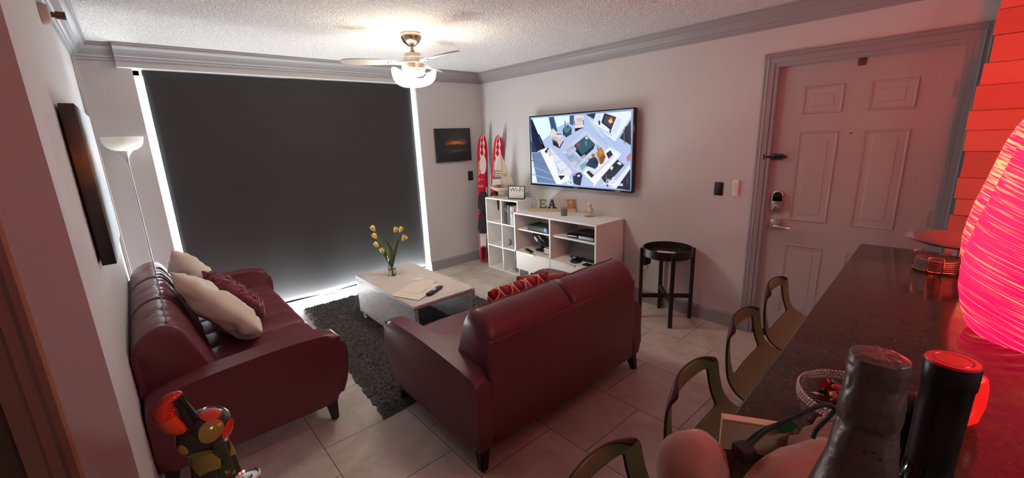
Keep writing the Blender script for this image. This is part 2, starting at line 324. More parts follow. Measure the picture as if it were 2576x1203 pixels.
def area(name,loc,rot,sx,sy,e,c):
    l=bpy.data.lights.new(name,'AREA'); l.shape='RECTANGLE'; l.size=sx; l.size_y=sy; l.energy=e; l.color=c
    o=bpy.data.objects.new(name,l); col.objects.link(o); o.location=loc; o.rotation_euler=rot; return o
def point(name,loc,e,c,r=.03):
    l=bpy.data.lights.new(name,'POINT'); l.energy=e; l.color=c; l.shadow_soft_size=r
    o=bpy.data.objects.new(name,l); col.objects.link(o); o.location=loc; return o
FAN_E=4
BOWL=46
FILL_L=36
DAY_E=900
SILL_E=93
SKY=12
EXPO=0.05
SHADE=2.3
BULB=22
TVP=[
((175,195,232),[(0.011,0.99),(0.983,0.976),(0.987,0.017),(0.01,0.012)]),
((110,132,170),[(0.009,0.461),(0.114,0.486),(0.289,0.022),(0.069,0.026)]),
((225,238,255),[(0.009,0.461),(0.069,0.026),(0.005,0.012)]),
((225,252,255),[(0.025,0.975),(0.216,0.978),(0.241,0.801),(0.222,0.727),(0.143,0.653),(0.087,0.755)]),
((225,252,255),[(0.276,0.978),(0.436,0.977),(0.434,0.901),(0.31,0.828)]),
((60,82,122),[(0.216,0.978),(0.272,0.978),(0.309,0.776),(0.285,0.756),(0.242,0.812)]),
((70,95,132),[(0.436,0.977),(0.482,0.977),(0.476,0.847),(0.441,0.86)]),
((22,32,66),[(0.005,0.966),(0.025,0.97),(0.096,0.743),(0.171,0.542),(0.115,0.519),(0.057,0.473),(0.016,0.645)]),
((45,55,85),[(0.006,0.645),(0.039,0.622),(0.068,0.508),(0.038,0.473),(0.01,0.484)]),
((196,205,228),[(0.361,0.488),(0.585,0.77),(0.621,0.739),(0.795,0.512),(0.661,0.331),(0.571,0.202),(0.478,0.248)]),
((158,176,206),[(0.376,0.456),(0.466,0.489),(0.557,0.367),(0.494,0.27),(0.455,0.31)]),
((180,178,205),[(0.386,0.51),(0.468,0.583),(0.499,0.551),(0.434,0.457)]),
((130,165,185),[(0.534,0.304),(0.603,0.369),(0.609,0.308),(0.556,0.232)]),
((15,25,42),[(0.483,0.582),(0.562,0.449),(0.562,0.393),(0.494,0.5)]),
((20,32,52),[(0.562,0.449),(0.681,0.59),(0.67,0.531),(0.562,0.393)]),
((45,88,108),[(0.483,0.582),(0.599,0.706),(0.681,0.59),(0.562,0.449)]),
((230,225,215),[(0.591,0.696),(0.617,0.675),(0.613,0.651),(0.589,0.666)]),
((180,60,70),[(0.503,0.598),(0.53,0.607),(0.541,0.567),(0.518,0.562)]),
((90,150,145),[(0.587,0.631),(0.605,0.631),(0.606,0.576),(0.589,0.576)]),
((222,226,240),[(0.203,0.553),(0.217,0.564),(0.461,0.214),(0.427,0.125),(0.394,0.122),(0.296,0.291)]),
((240,244,252),[(0.115,0.502),(0.203,0.553),(0.24,0.465),(0.311,0.203),(0.428,0.147),(0.427,0.092),(0.333,0.021),(0.29,0.027)]),
((20,25,48),[(0.165,0.497),(0.212,0.558),(0.215,0.52),(0.182,0.464)]),
((20,25,48),[(0.314,0.148),(0.391,0.155),(0.343,0.084)]),
((224,212,216),[(0.227,0.748),(0.263,0.821),(0.308,0.755),(0.37,0.699),(0.372,0.647),(0.333,0.563),(0.262,0.618),(0.246,0.672)]),
((40,32,48),[(0.254,0.65),(0.312,0.617),(0.308,0.574),(0.332,0.536),(0.337,0.536),(0.335,0.574),(0.372,0.647),(0.374,0.626),(0.337,0.552),(0.261,0.585)]),
((228,216,222),[(0.484,0.977),(0.573,0.967),(0.575,0.85),(0.571,0.811),(0.491,0.806),(0.484,0.867)]),
((40,32,48),[(0.491,0.806),(0.571,0.811),(0.572,0.781),(0.565,0.806),(0.499,0.794),(0.496,0.76),(0.49,0.766)]),
((45,78,94),[(0.364,0.804),(0.407,0.75),(0.456,0.819),(0.455,0.727),(0.402,0.688),(0.374,0.72)]),
((215,240,246),[(0.367,0.958),(0.404,0.96),(0.407,0.914),(0.37,0.912)]),
((80,100,125),[(0.386,0.91),(0.395,0.91),(0.398,0.797),(0.387,0.797)]),
((35,45,72),[(0.595,0.975),(0.684,0.984),(0.68,0.899)]),
((28,28,48),[(0.892,0.661),(0.98,0.871),(0.986,0.568)]),
((225,236,252),[(0.684,0.974),(0.977,0.973),(0.983,0.915),(0.854,0.616),(0.658,0.853)]),
((172,192,222),[(0.854,0.616),(0.983,0.915),(0.977,0.872),(0.892,0.652)]),
((28,24,44),[(0.762,0.975),(0.863,0.914),(0.821,0.757),(0.735,0.861)]),
((52,56,78),[(0.775,0.946),(0.847,0.902),(0.815,0.794),(0.755,0.864)]),
((255,140,50),[(0.792,0.875),(0.808,0.896),(0.821,0.923),(0.825,0.886),(0.838,0.853),(0.812,0.841)]),
((255,220,140),[(0.802,0.865),(0.815,0.891),(0.823,0.863),(0.812,0.85)]),
((240,243,252),[(0.567,0.207),(0.624,0.288),(0.689,0.242),(0.801,0.382),(0.778,0.507),(0.815,0.55),(0.912,0.466),(0.673,0.025)]),
((205,208,228),[(0.616,0.257),(0.631,0.273),(0.689,0.217),(0.788,0.347),(0.821,0.378),(0.689,0.181)]),
((24,26,48),[(0.781,0.468),(0.818,0.512),(0.845,0.446),(0.808,0.387)]),
((24,26,48),[(0.601,0.215),(0.624,0.242),(0.682,0.185),(0.652,0.142)]),
((35,52,78),[(0.633,0.401),(0.691,0.422),(0.715,0.354),(0.708,0.293),(0.682,0.267),(0.595,0.307)]),
((150,100,92),[(0.648,0.451),(0.666,0.471),(0.684,0.452),(0.68,0.417),(0.655,0.411)]),
((175,112,38),[(0.709,0.511),(0.74,0.555),(0.781,0.425),(0.76,0.346),(0.732,0.32),(0.719,0.374),(0.694,0.462)]),
((105,58,50),[(0.698,0.56),(0.72,0.565),(0.728,0.531),(0.712,0.511),(0.7,0.526)]),
((30,36,78),[(0.468,0.161),(0.509,0.197),(0.54,0.22),(0.566,0.17),(0.545,0.025),(0.498,0.035),(0.475,0.054)]),
((190,212,228),[(0.506,0.249),(0.533,0.267),(0.556,0.242),(0.54,0.21),(0.513,0.208)]),
((235,240,245),[(0.401,0.068),(0.439,0.116),(0.467,0.075),(0.458,0.025),(0.417,0.031)]),
((20,20,36),[(0.742,0.156),(0.88,0.394),(0.938,0.326),(0.815,0.103),(0.801,0.031)]),
((230,235,245),[(0.818,0.281),(0.835,0.309),(0.848,0.292),(0.831,0.254)]),
((225,230,245),[(0.874,0.351),(0.9,0.367),(0.916,0.334),(0.9,0.324)]),
((228,232,246),[(0.825,0.03),(0.985,0.347),(0.987,0.282),(0.875,0.026)]),
((25,22,46),[(0.875,0.026),(0.987,0.282),(0.991,0.013)]),
((190,120,110),[(0.953,0.42),(0.978,0.472),(0.986,0.467),(0.984,0.384),(0.963,0.37)]),
((150,172,212),[(0.021,0.275),(0.232,0.174),(0.236,0.158),(0.023,0.258)]),
((150,172,212),[(0.006,0.156),(0.265,0.081),(0.266,0.067),(0.01,0.139)]),
((98,118,158),[(0.01,0.368),(0.181,0.295),(0.186,0.282),(0.011,0.351)]),
((205,214,236),[(0.602,0.954),(0.658,0.887),(0.761,0.675),(0.751,0.666),(0.651,0.844)]),
((158,178,220),[(0.713,0.706),(0.795,0.588),(0.791,0.579),(0.706,0.696)]),
((158,178,220),[(0.802,0.673),(0.886,0.569),(0.883,0.561),(0.795,0.666)]),
((188,200,226),[(0.418,0.468),(0.499,0.551),(0.506,0.521),(0.433,0.436)]),
((146,166,198),[(0.543,0.418),(0.589,0.46),(0.596,0.42),(0.554,0.382)]),
((205,196,214),[(0.431,0.341),(0.503,0.365),(0.51,0.302),(0.454,0.267)]),
((140,160,194),[(0.417,0.415),(0.465,0.447),(0.473,0.406),(0.428,0.383)]),
((214,218,236),[(0.635,0.689),(0.692,0.619),(0.685,0.6),(0.628,0.67)]),
((150,170,205),[(0.692,0.59),(0.733,0.541),(0.719,0.521),(0.684,0.565)]),
((200,204,228),[(0.24,0.454),(0.319,0.488),(0.322,0.475),(0.246,0.439)]),
((198,202,226),[(0.28,0.334),(0.375,0.387),(0.379,0.374),(0.285,0.318)]),
((198,202,226),[(0.32,0.215),(0.43,0.277),(0.431,0.264),(0.325,0.2)]),
((208,196,206),[(0.193,0.509),(0.225,0.542),(0.249,0.454),(0.221,0.409)]),
((214,204,214),[(0.303,0.197),(0.38,0.241),(0.37,0.186),(0.319,0.159)]),
((196,182,192),[(0.247,0.704),(0.307,0.702),(0.31,0.638),(0.259,0.65)]),
((206,192,200),[(0.311,0.681),(0.365,0.689),(0.368,0.652),(0.331,0.574),(0.309,0.617)]),
((60,48,60),[(0.296,0.747),(0.35,0.737),(0.35,0.727),(0.299,0.734)]),
((60,48,60),[(0.25,0.67),(0.31,0.633),(0.308,0.622),(0.25,0.656)]),
((200,186,196),[(0.505,0.935),(0.561,0.939),(0.564,0.885),(0.511,0.88)]),
((212,198,206),[(0.492,0.866),(0.575,0.867),(0.573,0.848),(0.494,0.841)]),
((70,56,66),[(0.483,0.907),(0.49,0.901),(0.492,0.846),(0.485,0.852)]),
((70,56,66),[(0.568,0.904),(0.576,0.904),(0.577,0.848),(0.571,0.848)]),
((25,45,62),[(0.367,0.788),(0.375,0.777),(0.378,0.715),(0.37,0.722)]),
((25,45,62),[(0.403,0.745),(0.411,0.75),(0.41,0.688),(0.402,0.686)]),
((25,45,62),[(0.45,0.809),(0.458,0.813),(0.456,0.732),(0.45,0.725)]),
((80,120,140),[(0.364,0.806),(0.407,0.755),(0.456,0.821),(0.417,0.854)]),
((30,60,80),[(0.416,0.86),(0.427,0.859),(0.425,0.816),(0.417,0.818)]),
((210,222,244),[(0.687,0.965),(0.735,0.961),(0.714,0.858),(0.672,0.866)]),
((208,220,242),[(0.869,0.909),(0.91,0.887),(0.86,0.699),(0.825,0.738)]),
((190,204,232),[(0.679,0.84),(0.834,0.7),(0.828,0.682),(0.671,0.827)]),
((20,20,34),[(0.711,0.882),(0.725,0.89),(0.728,0.836),(0.714,0.832)]),
((20,20,34),[(0.808,0.767),(0.821,0.761),(0.821,0.721),(0.809,0.729)]),
((24,24,40),[(0.936,0.786),(0.96,0.811),(0.961,0.632),(0.924,0.66)]),
((110,100,95),[(0.923,0.76),(0.931,0.759),(0.938,0.586),(0.932,0.586)]),
((210,212,232),[(0.638,0.228),(0.675,0.18),(0.801,0.338),(0.854,0.436),(0.841,0.455),(0.689,0.232)]),
((185,190,216),[(0.571,0.197),(0.674,0.067),(0.673,0.025),(0.566,0.175)]),
((218,222,238),[(0.818,0.541),(0.903,0.461),(0.896,0.452),(0.815,0.526)]),
((20,34,56),[(0.654,0.351),(0.705,0.393),(0.711,0.353),(0.683,0.312)]),
((188,150,130),[(0.61,0.4),(0.629,0.416),(0.64,0.396),(0.621,0.375)]),
((120,74,26),[(0.726,0.413),(0.761,0.454),(0.774,0.425),(0.75,0.345),(0.736,0.335)]),
((200,140,60),[(0.716,0.492),(0.737,0.521),(0.75,0.473),(0.726,0.453)]),
((195,150,130),[(0.687,0.472),(0.705,0.492),(0.708,0.462),(0.694,0.447)]),
((24,28,60),[(0.492,0.131),(0.532,0.167),(0.538,0.051),(0.506,0.036)]),
((225,228,240),[(0.514,0.168),(0.543,0.179),(0.539,0.152),(0.517,0.147)]),
((200,150,130),[(0.47,0.188),(0.493,0.201),(0.496,0.164),(0.476,0.157)]),
((60,70,90),[(0.414,0.064),(0.439,0.094),(0.459,0.063),(0.446,0.04)]),
((240,240,244),[(0.422,0.068),(0.439,0.085),(0.451,0.065),(0.438,0.05)]),
((90,95,120),[(0.781,0.179),(0.791,0.21),(0.794,0.151),(0.784,0.145)]),
((60,60,84),[(0.958,0.148),(0.98,0.178),(0.977,0.102),(0.962,0.081)]),
((12,12,22),[(0.077,0.733),(0.11,0.743),(0.172,0.553),(0.148,0.536)]),
((70,84,120),[(0.094,0.71),(0.106,0.714),(0.141,0.598),(0.132,0.591)]),
((225,235,255),[(0.838,0.17),(0.845,0.161),(0.85,0.178),(0.855,0.161),(0.863,0.169),(0.86,0.149),(0.842,0.147)]),
]
# (0.787, 0.095) (0.91, 0.148) (0.765, 0.054) (0.932, 0.111)
# ------------------------------------------------------------------ palette
wallpaint=M('wall_paint',(.555,.55,.555),.75,bump=.06,bscale=90)
trimpaint=M('trim_paint',(.285,.28,.29),.45)
doorpaint=M('door_paint',(.40,.36,.355),.5)
white_lam=mat_wood('white_laminate',(.74,.72,.69),(.82,.80,.78),(2,2,12),.4)
whitebox=M('white_board',(.80,.79,.77),.45)
black_plastic=M('black_plastic',(.012,.012,.014),.35)
black_gloss=M('black_gloss',(.006,.006,.008),.08)
chrome=M('chrome',(.75,.74,.73),.18,1)
nickel=M('brushed_nickel',(.62,.56,.50),.32,1)
leather=M('wine_leather',(.130,.031,.042),.40,bump=.12,bscale=160,var=.12,vscale=5,spec=.5)
dark_wood=M('dark_wood',(.018,.010,.008),.35)
black_wood=M('black_wood',(.014,.010,.010),.38)
W=3.70; CH=2.42
# ------------------------------------------------------------------ shell
struct('floor',MB().box((-6.2,-7.6,-.1),(.8,.18,0)),mat_floor())
struct('ceiling',MB().box((-6.2,-7.6,CH),(.8,.18,CH+.1)),mat_popcorn())
struct('wall_left',MB().box((-W-.12,-2.72,0),(-W,.18,CH)),wallpaint)
struct('wall_hall',MB().box((-6.2,-2.72,0),(-3.93-.76,-2.60,CH)).box((-3.93,-2.72,0),(-W-.12,-2.60,CH)).box((-3.93-.76,-2.72,2.05),(-3.93,-2.60,CH)),M('hall_paint',(.52,.36,.245),.75,bump=.06,bscale=90))
wb=MB()
wb.box((-.93,0,0),(0,.12,CH)); wb.box((-3.47,0,2.255),(-.93,.06,CH)); wb.box((-W,.06,0),(-3.382,.16,CH)); wb.box((-3.47,.06,2.255),(-.93,.16,CH))
struct('wall_back',wb,wallpaint)
DY0,DY1=-4.345,-3.425     # entry door slab
wr=MB(); wr.box((0,DY1,0),(.14,.18,CH)); wr.box((0,-7.6,0),(.14,DY0,CH)); wr.box((0,DY0,2.035),(.14,DY1,CH))
struct('wall_right',wr,wallpaint)
struct('wall_behind',MB().box((-6.2,-7.6,0),(.8,-7.48,CH)),wallpaint)
struct('wall_far_left',MB().box((-6.2,-7.6,0),(-6.08,-2.6,CH)),wallpaint)
# crown moulding profile: (distance from wall, drop from ceiling)
CR=[(0,-.125),(.010,-.125),(.013,-.112),(.020,-.108),(.024,-.094),(.034,-.088),(.044,-.066),(.058,-.046),(.074,-.034),(.082,-.026),(.084,-.014),(.094,-.012),(.096,0),(0,0)]
def crown(name,mt,l0,l1): return struct(name,MB().prism(CR,l0,l1,mt),trimpaint)
# along +y on the right wall (x decreasing from 0)
crown('trim_1',Matrix(((-1,0,0,0),(0,0,1,0),(0,1,0,CH),(0,0,0,1))),-7.4,0)
crown('trim_2',Matrix(((0,0,1,0),(-1,0,0,0),(0,1,0,CH),(0,0,0,1))),-3.47,0)
crown('trim_3',Matrix(((0,0,1,0),(-1,0,0,.06),(0,1,0,CH),(0,0,0,1))),-W,-3.47)
crown('trim_4',Matrix(((1,0,0,-W),(0,0,1,0),(0,1,0,CH),(0,0,0,1))),-2.72,.06)
BS=[(0,0),(.014,0),(.014,.105),(.009,.118),(.004,.125),(0,.125)]
def base(name,mt,l0,l1): return struct(name,MB().prism(BS,l0,l1,mt),trimpaint)
base('baseboard_right',Matrix(((-1,0,0,0),(0,0,1,0),(0,1,0,0),(0,0,0,1))),-3.33,0)
base('baseboard_back',Matrix(((0,0,1,0),(-1,0,0,0),(0,1,0,0),(0,0,0,1))),-.93,-.014)
base('baseboard_left',Matrix(((1,0,0,-W),(0,0,1,0),(0,1,0,0),(0,0,0,1))),-2.72,.06)
# moulded corner post against the left wall by the window
struct('trim_5',MB().box((-W,-.10,0),(-W+.012,.06,2.30),.004).box((-W+.012,-.085,0),(-W+.02,-.02,2.30),.003),M('corner_trim_paint',(.56,.55,.53),.45))

# ---- entry door in the right wall
door=struct('door_1',MB().box((.035,DY0+.003,.012),(.075,DY1-.003,2.032)),doorpaint)
def panel(y0,y1,z0,z1):
    mb=MB(); f=[]
    def ring(ins,x): return [(x,y0+ins,z0+ins),(x,y1-ins,z0+ins),(x,y1-ins,z1-ins),(x,y0+ins,z1-ins)]
    R=[ring(0,.034),ring(.005,.027),ring(.014,.031),ring(.020,.044),ring(.036,.045),ring(.055,.0315)]
    vs=[[mb.bm.verts.new(p) for p in r] for r in R]
    for a,b in zip(vs,vs[1:]):
        for i in range(4): mb.bm.faces.new((a[i],a[(i+1)%4],b[(i+1)%4],b[i]))
    mb.bm.faces.new(vs[-1])
    o=mb.build('door_panel',doorpaint,door,smooth=False); return o
for ya,yb in ((-3.815,-3.585),(-4.17,-3.945)):
    panel(ya,yb,1.705,1.885); panel(ya,yb,.955,1.585); panel(ya,yb,.22,.775)
MB().box((-.004,-3.51,1.395),(.034,-3.435,1.435),.008).box((-.012,-3.40,1.39),(.0,-3.375,1.44),.005).tube([(-.008,-3.40,1.415),(-.014,-3.46,1.415)],.007).tube(curve_pts([(-.004,-3.475,1.424),(-.012,-3.515,1.424),(-.012,-3.54,1.416),(-.012,-3.515,1.405),(-.004,-3.475,1.405)]),.005).build('door_guard',black_plastic,door)
# smart deadbolt
def stad(y,z,w,h,n=10):
    r=w/2; return [(y+r*math.cos(a),z+h/2-r+r*math.sin(a)) for a in [PI*i/n for i in range(n+1)]]+[(y+r*math.cos(a),z-h/2+r+r*math.sin(a)) for a in [PI+PI*i/n for i in range(n+1)]]
XM=Matrix(((0,0,-1,.035),(1,0,0,0),(0,1,0,0),(0,0,0,1)))
db=MB().prism(stad(-3.505,1.085,.078,.168),0,.028,XM,.006).build('deadbolt',nickel,door)
MB().prism([(-3.537,1.09),(-3.473,1.09)]+[(-3.505+.032*math.cos(PI*i/10),1.128+.032*math.sin(PI*i/10)) for i in range(11)],.0275,.031,XM,.001).build('keypad',black_gloss,db)
MB().lathe([(.024,0),(.024,.006),(.019,.007),(.017,.004),(.012,.004),(.011,.010),(0,.010)],mat=Matrix.Translation((.007,-3.505,1.04))@Matrix.Rotation(-PI/2,4,'Y')).build('thumb_turn',chrome,db)
dh=MB().box((.005,-3.545,.885),(.034,-3.478,.952),.006).build('door_handle',nickel,door)
MB().lathe([(.015,0),(.015,.045),(.012,.05),(0,.05)],mat=Matrix.Translation((.008,-3.512,.912))@Matrix.Rotation(-PI/2,4,'Y')).tube([(-.035,-3.512,.912),(-.04,-3.54,.911),(-.038,-3.60,.906),(-.030,-3.615,.903)],.009,rad=[.011,.011,.009,.007]).build('lever',nickel,dh)
MB().lathe([(.009,0),(.009,.004),(.005,.005),(0,.005)],mat=Matrix.Translation((.034,-3.879,1.575))@Matrix.Rotation(-PI/2,4,'Y')).build('peephole',chrome,door)
MB().box((.026,-3.905,1.985),(.035,-3.865,2.031),.006).build('top_bumper',M('brown_rubber',(.09,.05,.045),.6),door)
for z in (1.80,1.05,.28): MB().lathe([(.009,-.05),(.009,.05)],(.031,DY0+.002,z),12).box((.033,DY0+.004,z-.05),(.036,DY0+.03,z+.05)).build('hinge',trimpaint,door)
MB().box((.012,DY0+.003,.004),(.05,DY1-.003,.052),.004).build('door_sweep',black_plastic,door)
# jambs and casing
def casing_prof(): return [(0,0),(0,.012),(.010,.016),(.018,.011),(.026,.013),(.034,.018),(.040,.013),(.068,.011),(.07,0)]
CP=casing_prof()
jm=MB().box((-.004,DY1-.001,0),(.10,DY1+.022,2.06)).box((-.004,DY0-.022,0),(.10,DY0+.001,2.06)).box((-.0045,DY0-.0225,2.034),(.1005,DY1+.0225,2.0605))

jm.build('door_jamb',trimpaint,door,smooth=False)
cs=MB()
y1=DY1+.022
cs.prism([(-d,(y1+.07)-s) for s,d in CP],0,2.125,Matrix(((1,0,0,0),(0,1,0,0),(0,0,1,0),(0,0,0,1))))
y0=DY0-.022
cs.prism([(-d,(y0-.07)+s) for s,d in CP],0,2.125)
cs.prism([(-d,2.128-s) for s,d in CP],y0-.07,y1+.07,Matrix(((1,0,0,0),(0,0,1,0),(0,1,0,0),(0,0,0,1))))
struct('trim_6',cs,trimpaint)
# ---- hall door with casing in the near wall face (far left)
hd=struct('door_2',MB().box((-3.93-.757,-2.685,.01),(-3.933,-2.645,2.045)),M('hall_door_paint',(.10,.058,.04),.5))
hc=MB().prism([(-3.93+.10-s*1.45,-2.72-d) for s,d in CP],0,2.12)
hc.prism([(-3.93-.76-.10+s*1.45,-2.72-d) for s,d in CP],0,2.12)
hc.box((-3.93-.86,-2.732,2.05),(-3.83,-2.72,2.12))
struct('trim_7',hc,M('hall_trim_paint',(.20,.125,.095),.45))

# ---- sliding glass door behind the blind
wf=MB()
for x in (-3.382,-2.19,-2.11,-.93): wf.box((x-.02 if x<-1 else x-.02,.17,0),(x+.04 if x<-1 else x+.02,.21,2.26))
wf.box((-3.40,.17,2.22),(-.91,.21,2.27)); wf.box((-3.40,.17,-.0),(-.91,.21,.03))
win=struct('window_1',wf,M('window_frame_paint',(.7,.7,.7),.4))
MB().box((-3.36,.188,.03),(-.93,.192,2.22)).build('window_pane',M('window_glass',(1,1,1),0,alpha=.12,spec=.3),win,smooth=False)
struct('ground_1',MB().box((-8,.18,-.12),(4,9,-.02)),M('patio_concrete',(.62,.62,.60),.8,var=.1))

# ---- planked accent wall facing the bar
pw=struct('wall_planked',MB().box((-.40,-7.48,0),(0,-4.447,CH)),wallpaint)
plank_m=[mat_wood('pale_plank_%s'%k,c,tuple(min(.9,x*1.12) for x in c),(6,.8,9),.6) for k,c in (('a',(.72,.145,.10)),('b',(.65,.125,.085)),('c',(.76,.16,.11)))]
hs=[.085,.11,.10,.125,.095,.105,.115,.09,.12,.10,.11,.085,.105,.13,.10,.095,.115,.10,.12,.11,.12]
ends=[-4.432,-4.437,-4.428,-4.447,-4.424,-4.430,-4.420,-4.433,-4.423,-4.429,-4.421,-4.434,-4.422,-4.428,-4.418,-4.412,-4.419,-4.428,-4.443,-4.436,-4.440]
z=0
for i,(h,e) in enumerate(zip(hs,ends)):
    if z>=CH: break
    h=min(h,CH-z); th=rnd.choice((.012,.016,.020,.024))
    MB().box((-.40-th,-6.2,z+.001),(-.4005,e-.001,z+h-.001),.0015,1).build('plank',plank_m[i%3],pw,smooth=False)
    z+=h

# ------------------------------------------------------------------ roller blind
bl=empty('roller_blind',(-2.1375,.09,0),'wide charcoal roller blind drawn down over the sliding glass door','blind')
mb=MB().grid(60,40,lambda u,v:Vector((-1.1875+2.375*u,.004*math.sin(u*9+v*4)+.003*math.sin(u*23-v*3)*(1-v),.042+v*2.208)))
o=mb.build('fabric',M('charcoal_blackout_fabric',(.027,.0265,.028),.7,bump=.05,bscale=600,var=.08,vscale=2),bl); o.modifiers.new('t','SOLIDIFY').thickness=.002
MB().box((-1.1875,-.008,.032),(1.1875,.008,.050),.004).build('bottom_bar',M('bar_grey',(.05,.05,.05),.5),bl)
MB().lathe([(.025,-1.19),(.025,1.19)],(0,0,0),16,Matrix.Translation((0,.03,2.225))@Matrix.Rotation(PI/2,4,'Y')).build('roller_tube',M('tube_grey',(.3,.3,.3),.4,.6),bl)
# ------------------------------------------------------------------ sofas
def make_sofa(name,label,L,D,arm_w,nback,nseat,channels,loc,rz):
    root=empty(name,loc,label,'sofa',rz)
    arm=smooth_outline([(0,.13),(0,.30),(.005,.46),(.05,.515),(.25,.545),(.6,.565),(D-.10,.555),(D-.03,.52),(D,.44),(D-.01,.30),(D-.045,.19),(D-.09,.14),(D-.17,.122),(D-.30,.12),(.4,.12),(.2,.12),(.08,.12)],4)
    for x0,x1,inn in ((0,arm_w,1),(L-arm_w,L,0)):
        a=MB().prism(arm,x0,x1,YZ,.035,4).build('armrest',leather,root,angle=60)
        # piping seam on both edges of the arm crest
        pts=[(x1-.004 if inn else x0+.004,y*.985+.006,z+.0-.012) for y,z in arm[12:31]]
        MB().tube(pts,.0035,6).build('piping',leather,a)
    xi0,xi1=arm_w-.004,L-arm_w+.004
    # base frame
    MB().box((xi0,.03,.13),(xi1,D-.10,.31),.02,3).build('base_frame',leather,root)
    # seat
    n=nseat; w=(xi1-xi0)/n
    for k in range(n):
        a0,a1=xi0+k*w,xi0+(k+1)*w; ch=channels
        def top(u,v,a0=a0,a1=a1,k=k):
            x=a0+(a1-a0)*u; y=.27+(D-.02-.27)*v
            puff=.022*abs(math.sin(PI*u*ch))**.45
            edge=min(1,(1-v)/.10); rnde=math.sqrt(max(0,1-(1-edge)**2))
            nz=noise.noise(Vector((x*7,y*7,k*3.1)))*.006+.004*math.sin(y*40+noise.noise(Vector((x*5,y*3,1)))*6)*(math.sin(PI*u*ch)**2)
            return Vector((x,y+.012*abs(math.sin(PI*u*ch))**.5*(v>.97),.345+(.085)*rnde-.018+puff*min(1,v*8)+nz-.012*(1-v)))
        mb=MB().grid(14*ch,22,top)
        mb.box((a0+.003,.27,.29),(a1-.003,D-.023,.345),.01,2)
        mb.build('seat_cushion',leather,root,angle=80)
    # back: rear panel and cushions
    MB().prism([(-.004,.13),(-.004,.685),(.03,.70),(.03,.13)],xi0,xi1,YZ,.012,2).build('back_panel',leather,root)
    w=(xi1-xi0)/nback
    prof=smooth_outline([(.02,.40),(.01,.60),(.004,.70),(.045,.765),(.10,.800),(.155,.805),(.20,.775),(.25,.66),(.30,.52),(.33,.42),(.30,.36),(.15,.36)],4)
    for k in range(nback):
        a0,a1=xi0+k*w+.002,xi0+(k+1)*w-.002
        ns=24*max(1,channels)
        mb=MB(); N=len(prof); V=[]
        for i in range(ns+1):
            u=i/ns; x=a0+(a1-a0)*u
            e=min(1,min(u,1-u)/.05); s=1-.10*(1-math.sqrt(max(0,1-(1-e)**2)))
            c=abs(math.sin(PI*u*channels))**.4
            row=[]
            for j,(y,z) in enumerate(prof):
                fr=1 if y>.06 else .0
                ss=s-(.035*(1-c)*fr if channels>1 else 0)
                yy=.13+(y-.13)*ss if y>.02 else y+(1-s)*.06; zz=.50+(z-.50)*ss
                cr=max(0,1-abs(z-.79)/.10)*max(0,1-abs(y-.17)/.10); q=noise.noise(Vector((x*9,y*9,z*9)))*.004-(.014*cr*(1-abs(math.sin(PI*u*4.5+.4*noise.noise(Vector((x*6,0,3)))))**.5) if channels>1 else 0)
                row.append(mb.bm.verts.new((x,yy+q*fr,zz+q)))
            V.append(row)
        for A,B in zip(V,V[1:]):
            for j in range(N): mb.bm.faces.new((A[j],A[(j+1)%N],B[(j+1)%N],B[j]))
        mb.bm.faces.new(V[0][::-1]); mb.bm.faces.new(V[-1])
        bc=mb.build('back_cushion',leather,root,angle=70)
        MB().tube([(a0+.03+(a1-a0-.06)*i/20,.158,.808+.002*math.sin(i)) for i in range(21)],.0035,6).build('piping',leather,bc)
    # legs
    for x,sx in ((.035,1),(L-.035,-1)):
        for y,sy in ((.025,1),(D-.115,-.3)):
            mb=MB(); bt=[(x+dx*.019,y+dy*.019,0) for dx,dy in ((-1,-1),(1,-1),(1,1),(-1,1))]
            tp=[(x+sx*.022+dx*.036,y+sy*.030+dy*.036,.16) for dx,dy in ((-1,-1),(1,-1),(1,1),(-1,1))]
            mb._add(bt+tp,[(3,2,1,0),(4,5,6,7),(0,1,5,4),(1,2,6,5),(2,3,7,6),(3,0,4,7)])
            bmesh.ops.bevel(mb.bm,geom=mb.bm.edges[:],offset=.006,segments=2,affect='EDGES')
            mb.build('leg',dark_wood,root)
    return root
sofa=make_sofa('sofa','long wine-red leather sofa with white pillows, against the left wall under the canvas',1.93,.93,.14,3,3,2,(-3.692,-.20,0),-PI/2)
love=make_sofa('loveseat','wine-red leather loveseat seen from behind, beside the bar stools',1.42,.98,.10,2,2,1,(-2.515,-3.08,0),0)

# ------------------------------------------------------------------ cushions
def pillow(name,label,w,h,t,mat,loc,rot,cat='pillow',seed=0,wr=.006,n=30,shag=0,ears=.07):
    mb=MB()
    def f(sgn):
        def g(u,v):
            a,b=2*u-1,2*v-1
            x=a*w/2*(1-ears*(1-b*b)**1.0*a*a); y=b*h/2*(1-ears*(1-a*a)*b*b)
            th=t/2*(max(0,(1-a**4)*(1-b**4)))**.55*(1-.25*(a*a+b*b)/2)
            q=noise.noise(Vector((a*2.2,b*2.2,seed+sgn)))*wr*2+noise.noise(Vector((a*5,b*6+a*3,seed+sgn*3)))*wr
            e=min(1,6*(1-abs(a)))*min(1,6*(1-abs(b)))
            z=sgn*(th+q*e)
            if shag:
                k=noise.noise(Vector((x*38,y*38,sgn*7)))+.6*noise.noise(Vector((x*80,y*80,sgn*2)))
                z+=sgn*shag*abs(k)*e; x+=shag*.6*noise.noise(Vector((x*45,y*45,3))); y+=shag*.6*noise.noise(Vector((x*45,y*45,9)))
            return Vector((x,y,z))
        return g
    mb.grid(n,n,f(1)); mb.grid(n,n,f(-1)); bmesh.ops.remove_doubles(mb.bm,verts=mb.bm.verts[:],dist=.0006)
    o=mb.build(name,mat,None,angle=80); o.location=loc; o.rotation_euler=rot
    return tag(o,label,cat)
